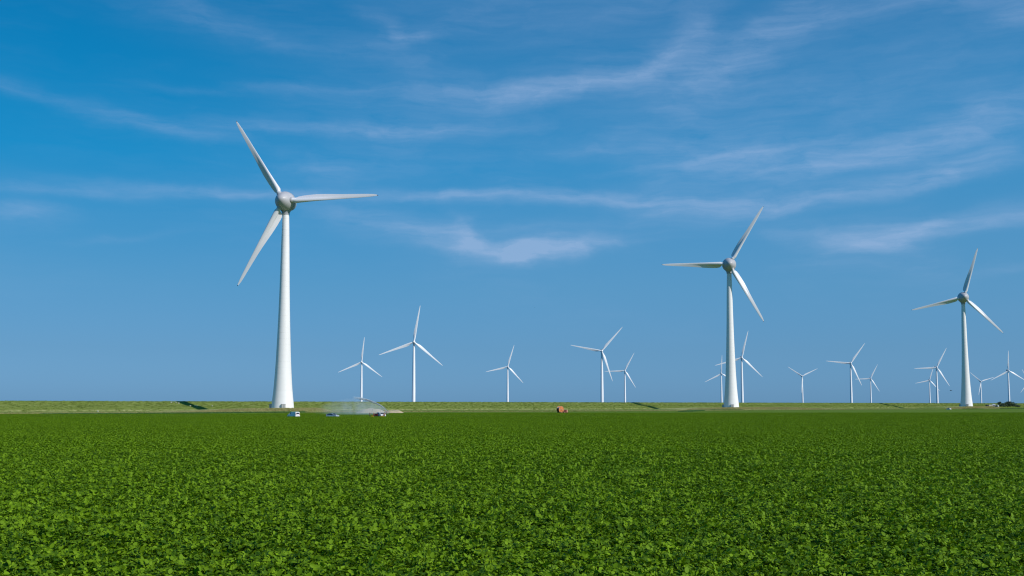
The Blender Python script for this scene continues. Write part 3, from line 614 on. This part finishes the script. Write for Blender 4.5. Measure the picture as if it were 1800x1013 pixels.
veh('off_road_car', g0(670, 346), 150, SUVP, 1.82, 1.12, .12, M['white_paint'], (1.3, -1.3), .37, WS, ((1.12, 1.2), (.70, 1.68), .74, .66, .014), ((-2.09, 1.22), (-1.94, 1.66), .70, .64, -.014),
    ex(2.08, -2.1, .66, .86, 1.05)+[('grille', (2.08, 0, .84), (.05, .8, .22), 'seam'), ('aerial', (-1.2, .4, 2.3), (.03, .03, 1.1), 'seam')],
    label='white off-road car with dark windows facing the field beside the workers', cat='car')
p_ = drop(1667.5, 721.6, 600, 900); p_.z = .05
veh('distant_car', (p_.x, 900, .06), 338, CARP, 1.76, .92, .18, M['white_paint'], (1.32, -1.32), .31, WC, ((1.1, 1.0), (.42, 1.41), .70, .58, .014), ((-2.0, 1.08), (-1.72, 1.26), .60, .55, -.014), ex(2.14, -2.15, .62, .66, .85),
    label='tiny white car in the grass left of the foot of the rightmost tall tower', cat='car').location.x = ray(1667.5, 712)[0]*900

# ------------------------------------------------------------------ people
def skin_obj(name, verts, edges, rad, material, parent, root=0, sub=1):
    me = bpy.data.meshes.new(name); me.from_pydata(verts, edges, []); me.materials.append(material)
    o = bpy.data.objects.new(name, me); COL.objects.link(o); o.parent = parent
    sk = o.modifiers.new('skin', 'SKIN'); sk.use_smooth_shade = True
    for i, v in enumerate(me.skin_vertices[0].data): v.radius = rad[i] if isinstance(rad[i], tuple) else (rad[i], rad[i]); v.use_root = (i == root)
    s = o.modifiers.new('sub', 'SUBSURF'); s.levels = s.render_levels = sub
    dg = bpy.context.evaluated_depsgraph_get(); bpy.context.view_layer.update()
    me2 = bpy.data.meshes.new_from_object(o.evaluated_get(bpy.context.evaluated_depsgraph_get())); o.modifiers.clear(); o.data = me2; me2.materials.clear(); me2.materials.append(material)
    return o
def person(loc, heading, top, legs, label, arm_up=False, step=.12):
    root = empty('person', loc, R(90-heading), label=label, cat='person')
    V = [(0, 0, .95), (0, 0, 1.15), (0, 0, 1.38), (0, 0, 1.50), (.02, 0, 1.60), (.03, 0, 1.70)]; E = [(0, 1), (1, 2), (2, 3), (3, 4), (4, 5)]; Rr = [(.14, .11), (.13, .10), (.15, .10), .055, .085, .08]
    arms = {}
    for s in (1, -1):
        up = arm_up and s == 1
        sh = (0, .19*s, 1.42); elb = (.16, .26*s, 1.22) if up else (-.02, .25*s, 1.13); wr_ = (.36, .22*s, 1.34) if up else (.10, .24*s, .88)
        i = len(V); V += [sh, elb, wr_]; E += [(2, i), (i, i+1), (i+1, i+2)]; Rr += [.055, .042, .03]; arms[s] = (sh, elb, wr_)
        d = (Vector(wr_)-Vector(elb)).normalized(); side = Vector((0, 0, 1)).cross(d).normalized() if abs(d.z) < .9 else Vector((1, 0, 0)); pm = Vector(wr_)+d*.07
        j = len(V); V.append(tuple(pm)); E.append((i+2, j)); Rr.append((.035, .02))
        for q, ln in ((-.03, .075), (-.01, .09), (.011, .085), (.03, .065)):
            k = len(V); V += [tuple(pm+side*q+d*.03), tuple(pm+side*q*1.2+d*(.03+ln*.6)), tuple(pm+side*q*1.2+d*(.03+ln)-Vector((0, 0, .015)))]; E += [(j, k), (k, k+1), (k+1, k+2)]; Rr += [.009, .008, .007]
        k = len(V); V += [tuple(Vector(wr_)+d*.04+side*.045), tuple(Vector(wr_)+d*.08+side*.06)]; E += [(j, k), (k, k+1)]; Rr += [.01, .008]
    feet = {}
    for s in (1, -1):
        i = len(V); kn = (.05+step*s*.4, .10*s, .50); an = (step*s, .11*s, .09); V += [(0, .09*s, .88), kn, an, (step*s+.16, .12*s, .04)]; E += [(0, i), (i, i+1), (i+1, i+2), (i+2, i+3)]; Rr += [.085, .06, .042, .04]; feet[s] = (kn, an)
    skin_obj('body', V, E, Rr, M['skin'], root)
    tv = [(0, 0, .90), (0, 0, 1.15), (0, 0, 1.40), (0, 0, 1.47)]; te = [(0, 1), (1, 2), (2, 3)]; tr = [(.165, .13), (.155, .125), (.175, .125), (.07, .07)]
    for s in (1, -1):
        i = len(tv); sh, elb, wr_ = arms[s]; tv += [sh, elb, tuple(Vector(elb).lerp(Vector(wr_), .92))]; te += [(2, i), (i, i+1), (i+1, i+2)]; tr += [.075, .06, .047]
    skin_obj('jacket', tv, te, tr, top, root)
    lv = [(0, 0, .97), (0, 0, .88)]; le_ = [(0, 1)]; lr = [(.16, .125), (.15, .12)]
    for s in (1, -1):
        i = len(lv); kn, an = feet[s]; lv += [(0, .09*s, .82), kn, tuple(Vector(kn).lerp(Vector(an), .95))]; le_ += [(1, i), (i, i+1), (i+1, i+2)]; lr += [.098, .075, .065]
    skin_obj('trousers', lv, le_, lr, legs, root)
    skin_obj('hair', [(-.02, 0, 1.66), (-.01, 0, 1.75)], [(0, 1)], [.088, .08], M['hair'], root)
    bm = bmesh.new(); box(bm, (.115, 0, 1.655), (.03, .025, .035), .008); obj('nose', bm, M['skin'], root)
    for s in (1, -1):
        bm = bmesh.new(); box(bm, (.108, .032*s, 1.68), (.012, .02, .01), .003); obj('eye', bm, M['hair'], root)
    return root
pp = g0(650, 345); pw = person(pp, 95, M['dark_cloth'], M['green_cloth'], 'worker in a dark jacket and green trousers holding a long pole at the field edge', True)
bm = bmesh.new(); bar(bm, (0, 0, 0), (.75, 0, 2.55), .022); obj('long_pole', bm, M['seam'], label='long thin dark pole held by the worker in green trousers', cat='pole').location = (pp.x+.28, pp.y+.1, .4)
bpy.data.objects['long_pole'].rotation_euler = (0, 0, 0)
person(g0(675.8, 344), 200, M['red'], M['blue_cloth'], 'worker in a red jacket standing right of the white off-road car')
person(g0(657.3, 344.5), 120, M['maroon'], M['dark_cloth'], 'worker in a dark red jacket beside the small pump trailer', False, .05)
# pump trailer
t = empty('pump_trailer', g0(661, 346), R(-25), label='small maroon pump trailer between the workers and the white off-road car', cat='trailer')
bm = bmesh.new(); box(bm, (0, 0, .95), (1.7, 1.0, .75), .08); obj('engine_box', bm, M['maroon'], t, smooth=35)
bm = bmesh.new(); box(bm, (0, 0, .5), (2.0, 1.0, .1), .02); bar(bm, (1, .4, .5), (2.0, 0, .45), .04); bar(bm, (1, -.4, .5), (2.0, 0, .45), .04); obj('chassis', bm, M['seam'], t)
for s in (1, -1):
    bm = bmesh.new(); cyl(bm, (-.1, .62*s, .32), .32, .32, .2, 'Y', 20); obj('wheel', bm, M['rubber'], t, smooth=40)
bm = bmesh.new(); bar(bm, (-.5, .2, 1.3), (-.5, .2, 1.75), .045); obj('exhaust_pipe', bm, M['seam'], t)
bm = bmesh.new(); cyl(bm, (1.05, 0, .75), .2, .2, .3, 'X', 16); obj('pump_housing', bm, M['silver_paint'], t, smooth=40)
# crates
def crate(px, Y, w, lab):
    t = empty('plastic_crate', g0(px, Y)+Vector((0, 0, .0)), R(random.uniform(-20, 20)), label=lab, cat='crate', group='orange crates at the field edge')
    h = .62; bm = bmesh.new(); box(bm, (0, 0, .05), (w, .8, .1), .01); obj('crate_floor', bm, M['crate'], t)
    for (c, s) in (((0, .39, h/2), (w, .03, h)), ((0, -.39, h/2), (w, .03, h)), ((w/2, 0, h/2), (.03, .75, h)), ((-w/2, 0, h/2), (.03, .75, h))):
        bm = bmesh.new()
        for k in range(4): box(bm, (c[0], c[1], h*(k+.5)/4+.02), (s[0], s[1], h/4-.03), .004)
        for q in (-1, 1): box(bm, (c[0]+q*(s[0]/2-.03 if s[0] > .1 else 0), c[1]+q*(s[1]/2-.03 if s[1] > .1 else 0), h/2), (.06 if s[0] > .1 else .04, .04 if s[0] > .1 else .06, h), .004)
        obj('crate_side', bm, M['crate'], t)
crate(655.2, 341, .62, 'narrow orange plastic crate in front of the worker with the pole')
crate(672, 341, .95, 'wide orange plastic crate in front of the white off-road car')

# ------------------------------------------------------------------ irrigation gun, reel
def gun(loc, rz, label):
    t = empty('sprinkler_gun_cart', loc, rz, label=label, cat='sprinkler')
    bm = bmesh.new(); bar(bm, (-1, 0, .35), (1, 0, .5), .05); bar(bm, (-.2, -.9, .3), (-.2, .9, .3), .05); bar(bm, (0, 0, .4), (0, 0, 1.5), .06); bar(bm, (-.8, 0, .4), (0, 0, 1.2), .035); obj('frame', bm, M['maroon'], t)
    for s in (1, -1):
        bm = bmesh.new(); cyl(bm, (-.2, .95*s, .36), .36, .36, .16, 'Y', 20); obj('wheel', bm, M['rubber'], t, smooth=40)
    bm = bmesh.new(); cyl(bm, (0, 0, 1.58), .11, .11, .2, 'Z', 16); obj('swivel', bm, M['orange'], t, smooth=40)
    bm = bmesh.new(); d = Vector((-1.0, 0, .62)); bar(bm, (0, 0, 1.62), Vector((0, 0, 1.62))+d, .055); obj('barrel', bm, M['orange'], t)
    return t
SG = at(679.6, 724.2, 398); SG.z = .05
gun(SG, R(8), 'small sprinkler gun on wheels from which the water jet rises')
p_ = at(683.5, 726, 420); p_.z = .05
RL = g0(986.5, 499); RL.z = .1
t = empty('hose_reel', RL, R(40), label='orange irrigation hose reel on wheels standing behind the far edge of the potato field', cat='hose reel')
drum = []
for s in (1, -1):
    bm = bmesh.new(); cyl(bm, (0, 0, 0), 1.62, 1.62, .07, 'Y', 40); fl = obj('reel_flange', bm, M['orange'], t, smooth=30); fl.location = (-.7, .78*s, 2.0)
    bm = bmesh.new()
    for k in range(6): bar(bm, (0, .07*s, 0), (1.55*math.cos(k*1.047), .07*s, 1.55*math.sin(k*1.047)), .06)
    lathe_r = [(1.62*math.cos(a), 1.62*math.sin(a)) for a in np.linspace(0, 2*math.pi, 33)]
    for (x0, z0), (x1, z1) in zip(lathe_r, lathe_r[1:]): bar(bm, (x0, .05*s, z0), (x1, .05*s, z1), .07, 6)
    cyl(bm, (0, .08*s, 0), .32, .32, .12, 'Y', 20); obj('spoke_frame', bm, M['pink'], fl)
bm = bmesh.new()
prof = []
for k in range(13): prof += [(-.72+k*.12, 1.22), (-.66+k*.12, 1.32)]
lathe(bm, prof+[(.74, 1.22)], 40, 'Y'); h_ = obj('wound_hose', bm, M['hose'], t, smooth=60); h_.location = (-.7, 0, 2.0)
bm = bmesh.new(); box(bm, (.9, .62, .55), (5.6, .14, .18), .02); box(bm, (.9, -.62, .55), (5.6, .14, .18), .02)
for x in (-1.6, 0, 1.4, 2.4): box(bm, (x, 0, .55), (.12, 1.1, .14), .02)
for s in (1, -1): bar(bm, (-.7, .95*s, 2.0), (.5, .8*s, .6), .06); bar(bm, (-.7, .95*s, 2.0), (-1.6, .8*s, .6), .06); bar(bm, (-1.6, .95*s, .6), (.5, .95*s, .6), .05)
bar(bm, (3.6, 0, .55), (4.9, 0, .45), .06); obj('chassis', bm, M['maroon'], t)
for x in (-1.3, 1.1):
    for s in (1, -1):
        bm = bmesh.new(); cyl(bm, (0, 0, 0), .42, .42, .26, 'Y', 22); w_ = obj('wheel', bm, M['rubber'], t, smooth=40); w_.location = (x, 1.15*s, .42)
        bm = bmesh.new(); cyl(bm, (0, .12*s, 0), .22, .2, .06, 'Y', 14); obj('rim', bm, M['pink'], w_)
bm = bmesh.new(); box(bm, (2.1, 0, 1.15), (1.9, 1.2, 1.0), .06); obj('engine_box', bm, M['maroon'], t, smooth=35)
bm = bmesh.new(); box(bm, (3.5, 0, 1.2), (.75, 1.3, 1.35), .08); obj('tool_box', bm, M['pink'], t, smooth=35)
bm = bmesh.new(); box(bm, (-1.9, 0, 2.9), (.9, 1.75, .06), .02, Matrix.Rotation(R(-38), 4, 'Y')); obj('drum_cover', bm, M['annex'], t)
# sand heaps
def heap(px, Y, w, dpt, h, lab, seed):
    bm = bmesh.new(); bmesh.ops.create_grid(bm, x_segments=40, y_segments=30, size=.5); g = np.random.default_rng(seed).uniform(0, 6, 8)
    for v in bm.verts:
        x, y = v.co.x*2, v.co.y*2; r = math.hypot(x, y); z = min(.62, max(0, 1-abs(r)**1.5)*1.25)*1.5*(1+.25*math.sin(5*x+g[0])*math.sin(4*y+g[1]))+.05*math.sin(13*x+g[2])*math.sin(11*y+g[3])*(1-min(1, r))
        v.co = (v.co.x*w*1.1, v.co.y*dpt*1.1, z*h-.06)
    o = obj('sand_heap', bm, M['sand'], smooth=180, label=lab, cat='heap', group='heaps of sand behind the field'); o.location = (*g0(px, Y).xy, .05); return o
heap(692, 530, 10.5, 9, 1.5, 'pale sand heap right of the rising water jet', 3)
heap(653, 545, 15, 9, 2.3, 'taller pale sand heap seen through the water spray', 5)

# ------------------------------------------------------------------ buildings and trees at the right
def cabin(name, px0, px1, Y, depth, h, m_wall, m_roof, lab, door=True, wins=2, z0=None, cat='cabin'):
    x0, x1 = ray(px0, 712)[0]*Y, ray(px1, 712)[0]*Y; w = x1-x0; z = ZB if z0 is None else z0
    t = empty(name, ((x0+x1)/2, Y, z), R(-4), label=lab, cat=cat, group='low cabins beside the clump of trees' if name == 'site_cabin' else None)
    bm = bmesh.new(); box(bm, (0, 0, h/2), (w, depth, h), .04); obj('wall', bm, m_wall, t)
    bm = bmesh.new(); box(bm, (0, 0, h+.09), (w+.3, depth+.3, .18), .03); obj('roof', bm, m_roof, t)
    n = max(1, int(w/1.4))
    for k in range(n+1):
        bm = bmesh.new(); box(bm, (-w/2+.1+(w-.2)*k/n, -depth/2-.03, h/2), (.08, .06, h-.1), .01); obj('wall_rib', bm, m_wall, t)
    if door:
        bm = bmesh.new(); box(bm, (-w/4, -depth/2-.04, 1.05), (.95, .07, 2.05), .01); d = obj('door', bm, M['grey_wall'], t)
        bm = bmesh.new(); box(bm, (-w/4+.35, -depth/2-.1, 1.05), (.12, .05, .04), .005); obj('handle', bm, M['rim'], d)
    for k in range(wins):
        bm = bmesh.new(); cx_ = w*(.08+.28*k); box(bm, (cx_, -depth/2-.03, 1.55), (1.1, .05, .8), .01); f = obj('window', bm, M['annex'], t)
        bm = bmesh.new(); box(bm, (cx_, -depth/2-.062, 1.55), (.95, .02, .65), .002); obj('pane', bm, M['glass'], f)
    return t
ZB = 1.5; YB = 1330
bx0, by0 = ray(1745, 712)[0]*YB, YB
bm = bmesh.new(); bmesh.ops.create_grid(bm, x_segments=60, y_segments=20, size=.5)
for v in bm.verts:
    x, y = v.co.x*2, v.co.y*2; e = max(0, min(1, (1-abs(x))*6))*max(0, min(1, (1-abs(y))*2.5)); v.co = (v.co.x*100, v.co.y*62, (ZB+.05)*e+.12*math.sin(x*40)*math.sin(y*17)*e-.1)
o = obj('farmyard_rise', bm, M['meadow'], smooth=180, kind='structure'); o.location = (bx0+12, YB+4, 0)
cabin('site_cabin', 1733.2, 1736.4, YB, 4, 3.1, M['dark_wall'], M['dark_wall'], 'small dark cabin at the left end of the row of low cabins', False, 0)
cabin('site_cabin', 1737, 1744, YB+1, 5, 3.1, M['beige_wall'], M['beige_wall'], 'long pale beige cabin with flat roof, the lightest in the row', True, 2)
cabin('site_cabin', 1744.6, 1752.4, YB+2, 5, 2.9, M['grey_wall'], M['grey_wall'], 'long dark grey cabin between the beige cabin and the small white cabin', True, 2)
cabin('site_cabin', 1752.8, 1755.2, YB-1, 3, 2.7, M['tank'], M['tank'], 'tiny white upright cabin beside the dark trees', True, 0)
tk = empty('storage_tank', (ray(1746.5, 712)[0]*(YB+14), YB+14, ZB), 0, label='white round topped tank showing above the grey cabin roof', cat='tank')
bm = bmesh.new(); lathe(bm, [(0, 2.6), (2.6, 2.6), (3.2, 2.4), (3.7, 1.8), (3.95, .8), (4.0, .1)], 32); obj('tank_shell', bm, M['tank'], tk, smooth=40)
bm = bmesh.new(); bar(bm, (-2.75, -.3, 0), (-2.75, -.3, 3.2), .06); bar(bm, (-2.75, .3, 0), (-2.75, .3, 3.2), .06)
for k in range(7): bar(bm, (-2.75, -.3, .4+.4*k), (-2.75, .3, .4+.4*k), .04)
obj('ladder', bm, M['annex'], tk)

def tree(name, loc, h, rad, lab, seed, cat='tree', low=.12, group='dark trees beside the cabins'):
    g = np.random.default_rng(seed); t = empty(name, loc, 0, label=lab, cat=cat, group=group)
    tips = []; bm = bmesh.new()
    def limb(a, b, r0, r1):
        d = Vector(b)-Vector(a); bmesh.ops.create_cone(bm, cap_ends=True, segments=7, radius1=r0, radius2=r1, depth=d.length, matrix=Matrix.Translation((Vector(a)+Vector(b))/2) @ d.to_track_quat('Z', 'Y').to_matrix().to_4x4())
    top = (g.normal(0, .2), g.normal(0, .2), h*.55); limb((0, 0, -.1), top, .05*h, .025*h)
    for k in range(9):
        a = k*2.4+g.normal(0, .3); z0 = h*g.uniform(low+.05, .55); s = Vector(top)*(z0/top[2]); e = Vector((math.cos(a)*rad*g.uniform(.4, .8), math.sin(a)*rad*g.uniform(.4, .8), z0+h*g.uniform(.12, .38))); limb(s, e, .018*h, .007*h); tips.append(e)
    tips += [Vector((g.normal(0, .15)*rad, g.normal(0, .15)*rad, h*g.uniform(.75, .92))) for _ in range(3)]
    tips += [Vector((math.cos(k*1.9)*rad*.6, math.sin(k*1.9)*rad*.6, h*g.uniform(.16, .42))) for k in range(6)]
    obj('trunk', bm, M['wood'], t, smooth=60)
    V, T = [], []
    for e in tips:
        cr = rad*g.uniform(.30, .48); tn_ = g.uniform(.1, .7)
        for _ in range(150):
            d = g.normal(0, 1, 3); d /= np.linalg.norm(d); c = np.array(e)+d*cr*g.uniform(.3, 1.05)*[1, 1, .85]
            if c[2] < h*low*.6: continue
            u = g.normal(0, 1, 3); u /= np.linalg.norm(u); w = np.cross(u, d); w /= np.linalg.norm(w)+1e-6; L_ = g.uniform(.12, .26)*max(.8, h/7)
            V.append([c-u*L_, c+w*L_*.55, c+u*L_, c-w*L_*.55]); T.append(np.clip(tn_+g.normal(0, .15), 0, 1))
    me = plant_mesh('crown', np.array(V).reshape(-1, 3), T, M['tree_leaf'], np.arange(4*len(V)).reshape(-1, 4)); obj('crown', me, None, t)
    return t
TR = [(1755.5, 5.6, 2.6, 1338, 'first dark tree of the clump, right beside the tiny white cabin'), (1759.2, 7.0, 2.9, 1335, 'second dark tree from the cabins, upright with a narrow top'),
      (1763, 5.0, 2.9, 1330, 'low rounded dark tree left of the middle of the clump'), (1767, 5.6, 3.2, 1332, 'broad dark tree at the middle of the clump'), (1771.2, 7.2, 3.4, 1334, 'tallest dark tree, in front of the distant turbine tower'),
      (1776, 7.0, 3.4, 1332, 'tall dark tree right of the distant turbine tower'), (1780.6, 6.0, 3.0, 1330, 'dark tree at the right shoulder of the clump'), (1784.8, 4.2, 2.8, 1326, 'low dark bushy tree near the right end of the clump'),
      (1789.6, 3.0, 2.6, 1322, 'lowest bush at the far right end of the clump')]
for i, (px, h, r, Y, lab) in enumerate(TR): tree('tree', (ray(px, 712)[0]*Y, Y, ZB if px < 1787 else .7), h*1.12+.2, r*1.05, lab, 200+i, 'tree' if h > 3.5 else 'bush', .05)

# ------------------------------------------------------------------ sheep on the dike, birds
def sheep_parts(root):
    V = [(0, 0, .62), (.35, 0, .66), (.62, 0, .82), (.82, 0, .86), (-.4, 0, .62)]; E = [(0, 1), (1, 2), (2, 3), (0, 4)]; Rr = [.2, .18, .1, .07, .17]
    for x, p_i in ((.32, 1), (-.38, 4)):
        for s in (1, -1): i = len(V); V += [(x, .13*s, .42), (x+(.0 if x > 0 else -.06), .13*s, .24), (x, .13*s, .03)]; E += [(p_i, i), (i, i+1), (i+1, i+2)]; Rr += [.07, .04, .035]
    skin_obj('body', V, E, Rr, M['wool'], root)
    bm = bmesh.new(); bmesh.ops.create_icosphere(bm, subdivisions=3, radius=1)
    for v in bm.verts: n = v.co.copy(); v.co = Vector((n.x*.62, n.y*.33, n.z*.33+.70))*1+n*.02*math.sin(n.x*19+n.z*23)*math.sin(n.y*17)
    obj('fleece', bm, M['wool'], root, smooth=180)
    for s in (1, -1):
        bm = bmesh.new(); box(bm, (.72, .11*s, .92), (.05, .12, .04), .01); obj('ear', bm, M['wool'], root)
SH = [((301, 709.2), 'leftmost sheep near the top of the dike, left of the tower shadow'), ((309, 709), 'largest looking white sheep near the top of the dike, left of the tower shadow'), ((314, 710.6), 'sheep just below and right of two others near the dike top'),
      ((334.4, 715.2), 'sheep at the left edge of the tower shadow on the dike'), ((342.8, 715), 'left sheep of the two inside the tower shadow on the dike'), ((346.2, 715.2), 'right sheep of the two inside the tower shadow on the dike'),
      ((373, 715.6), 'sheep on the dike to the right of the tower shadow'), ((172, 724.6), 'single sheep low on the dike at the far left')]
first = None
for i, (q, lab) in enumerate(SH):
    p_ = drop(*q)
    if first is None: root = empty('sheep', p_, 0, label=lab, cat='sheep', group='sheep grazing on the dike'); sheep_parts(root); first = root
    else: root = copy_tree(first); root['label'] = lab
    root.location = p_-Vector((0, 0, .02)); root.scale = (.85,)*3; root.rotation_euler = (0, 0, random.uniform(-.6, .6)+(math.pi if i % 3 == 1 else 0))
def bird(loc, rz, sc, lab):
    t = empty('bird', loc, rz, label=lab, cat='bird', group='birds flying in the sky'); t.scale = (sc,)*3
    skin_obj('body', [(-.22, 0, 0), (-.05, 0, 0), (.12, 0, .02), (.2, 0, .04), (.27, 0, .03)], [(0, 1), (1, 2), (2, 3), (3, 4)], [.015, .06, .05, .032, .008], M['feather'], t, root=1)
    for s in (1, -1):
        bm = bmesh.new(); P_ = [(.08, 0, 0), (.12, .22, .10), (.05, .48, .02), (-.06, .46, .02), (-.06, .2, .09), (-.1, 0, 0)]
        a = [bm.verts.new((x, y*s, z+.03)) for x, y, z in P_]; b = [bm.verts.new((x, y*s, z+.018)) for x, y, z in P_]
        for (i, j, k, l) in ((0, 1, 4, 5), (1, 2, 3, 4)): bm.faces.new((a[i], a[j], a[k], a[l])); bm.faces.new((b[l], b[k], b[j], b[i]))
        for i in range(6): bm.faces.new((a[i], b[i], b[(i+1) % 6], a[(i+1) % 6]))
        obj('wing', bm, M['feather'], t)
    bm = bmesh.new(); box(bm, (-.3, 0, 0), (.16, .09, .012), .003); obj('tail', bm, M['feather'], t)
bird(at(1671.5, 686.8, 380), R(150), 1.7, 'dark bird flying low just left of the rightmost tall tower')
bird(at(940, 541, 420), R(20), .6, 'tiny speck of a bird high in the sky near the middle')

# ------------------------------------------------------------------ water jet and mist
def vol_mat(name, dens, col=(.93, .97, 1), nscale=.35, axis_fade=None, thr=(.3, .7), zs=1):
    m = bpy.data.materials.new(name); m.use_nodes = True; nt = m.node_tree; nt.nodes.clear(); N, L = nt.nodes.new, nt.links.new
    o = N('ShaderNodeOutputMaterial'); v = N('ShaderNodeVolumePrincipled'); L(v.outputs[0], o.inputs['Volume']); v.inputs['Color'].default_value = (*col, 1); v.inputs['Anisotropy'].default_value = -.05
    g = N('ShaderNodeTexCoord'); n = N('ShaderNodeTexNoise'); n.inputs['Scale'].default_value = nscale; n.inputs['Detail'].default_value = 3; zm = N('ShaderNodeMapping'); zm.inputs['Scale'].default_value = (1, 1, zs); L(g.outputs['Object'], zm.inputs[0]); L(zm.outputs[0], n.inputs['Vector'])
    r = N('ShaderNodeMapRange'); L(n.outputs[0], r.inputs[0]); r.inputs[1].default_value, r.inputs[2].default_value = thr; r.inputs[3].default_value = 0.15; r.inputs[4].default_value = 1
    cur = r.outputs[0]
    s = N('ShaderNodeSeparateXYZ'); L(g.outputs['Object'], s.inputs[0])
    for (ax, a, b) in (axis_fade or []):
        q = N('ShaderNodeMapRange'); q.interpolation_type = 'SMOOTHSTEP'; L(s.outputs[ax], q.inputs[0]); q.inputs[1].default_value, q.inputs[2].default_value = a, b
        mm = N('ShaderNodeMath'); mm.operation = 'MULTIPLY'; L(cur, mm.inputs[0]); L(q.outputs[0], mm.inputs[1]); cur = mm.outputs[0]
    mm = N('ShaderNodeMath'); mm.operation = 'MULTIPLY'; L(cur, mm.inputs[0]); mm.inputs[1].default_value = dens; L(mm.outputs[0], v.inputs['Density']); return m
YJ = 398.0; jp = [(679.2, 722.8), (676.5, 719.0), (672, 715.2), (666, 711.4), (659, 708.0), (651, 705.0), (643, 702.6), (634, 700.8), (625, 699.6), (616, 699.4), (607, 700.6), (600, 703)]
JP = [at(x, y, YJ) for x, y in jp]; O = JP[0].copy()
bm = bmesh.new(); prev = None
for i, p_ in enumerate(JP):
    d = (JP[min(i+1, len(JP)-1)]-JP[max(i-1, 0)]).normalized(); s = Vector((0, 1, 0)); u = d.cross(s); r = .15+.022*i+.004*i*i
    ring = [bm.verts.new(p_-O+(s*math.cos(a)+u*math.sin(a))*r) for a in np.linspace(0, 2*math.pi, 10, endpoint=False)]
    if prev: [bm.faces.new((prev[k], prev[(k+1) % 10], ring[(k+1) % 10], ring[k])) for k in range(10)]
    else: bm.faces.new(ring)
    prev = ring
bm.faces.new(prev)
o = obj('water_jet', bm, vol_mat('jet_spray', 16.0, col=(.80, .92, 1), nscale=1.2, axis_fade=[(0, -14, -3)]), kind='stuff', smooth=180); o.location = O
# the falling mist below the jet: a curtain closed at the ground
bm = bmesh.new(); topl = [Vector((p_.x, p_.z)) for p_ in JP]+[Vector((at(590, 706, YJ).x, at(590, 706, YJ).z)), Vector((at(575, 710, YJ).x, at(575, 710, YJ).z)), Vector((at(556, 716, YJ).x, at(556, 716, YJ).z))]
lo = [Vector((v.x, .35)) for v in topl]
for y in (0, 1): pass
A_ = [[bm.verts.new((v.x-O.x, yy_, v.y-O.z)) for v in topl] for yy_ in (-7, 9)]; B_ = [[bm.verts.new((v.x-O.x, yy_, v.y-O.z)) for v in lo] for yy_ in (-7, 9)]
n = len(topl)
for i in range(n-1):
    bm.faces.new((A_[0][i], A_[0][i+1], B_[0][i+1], B_[0][i])); bm.faces.new((A_[1][i], A_[1][i+1], B_[1][i+1], B_[1][i]))
    bm.faces.new((A_[0][i], A_[0][i+1], A_[1][i+1], A_[1][i])); bm.faces.new((B_[0][i], B_[0][i+1], B_[1][i+1], B_[1][i]))
for i in (0, n-1): bm.faces.new((A_[0][i], B_[0][i], B_[1][i], A_[1][i]))
o = obj('water_mist', bm, vol_mat('mist', .070, col=(.80, .91, 1), nscale=.42, axis_fade=[(0, -29, -12), (2, 6.0, 1.0)], thr=(.42, .62), zs=.35), kind='stuff'); o.location = O
bpy.context.view_layer.update()
for oo in (o,): pass
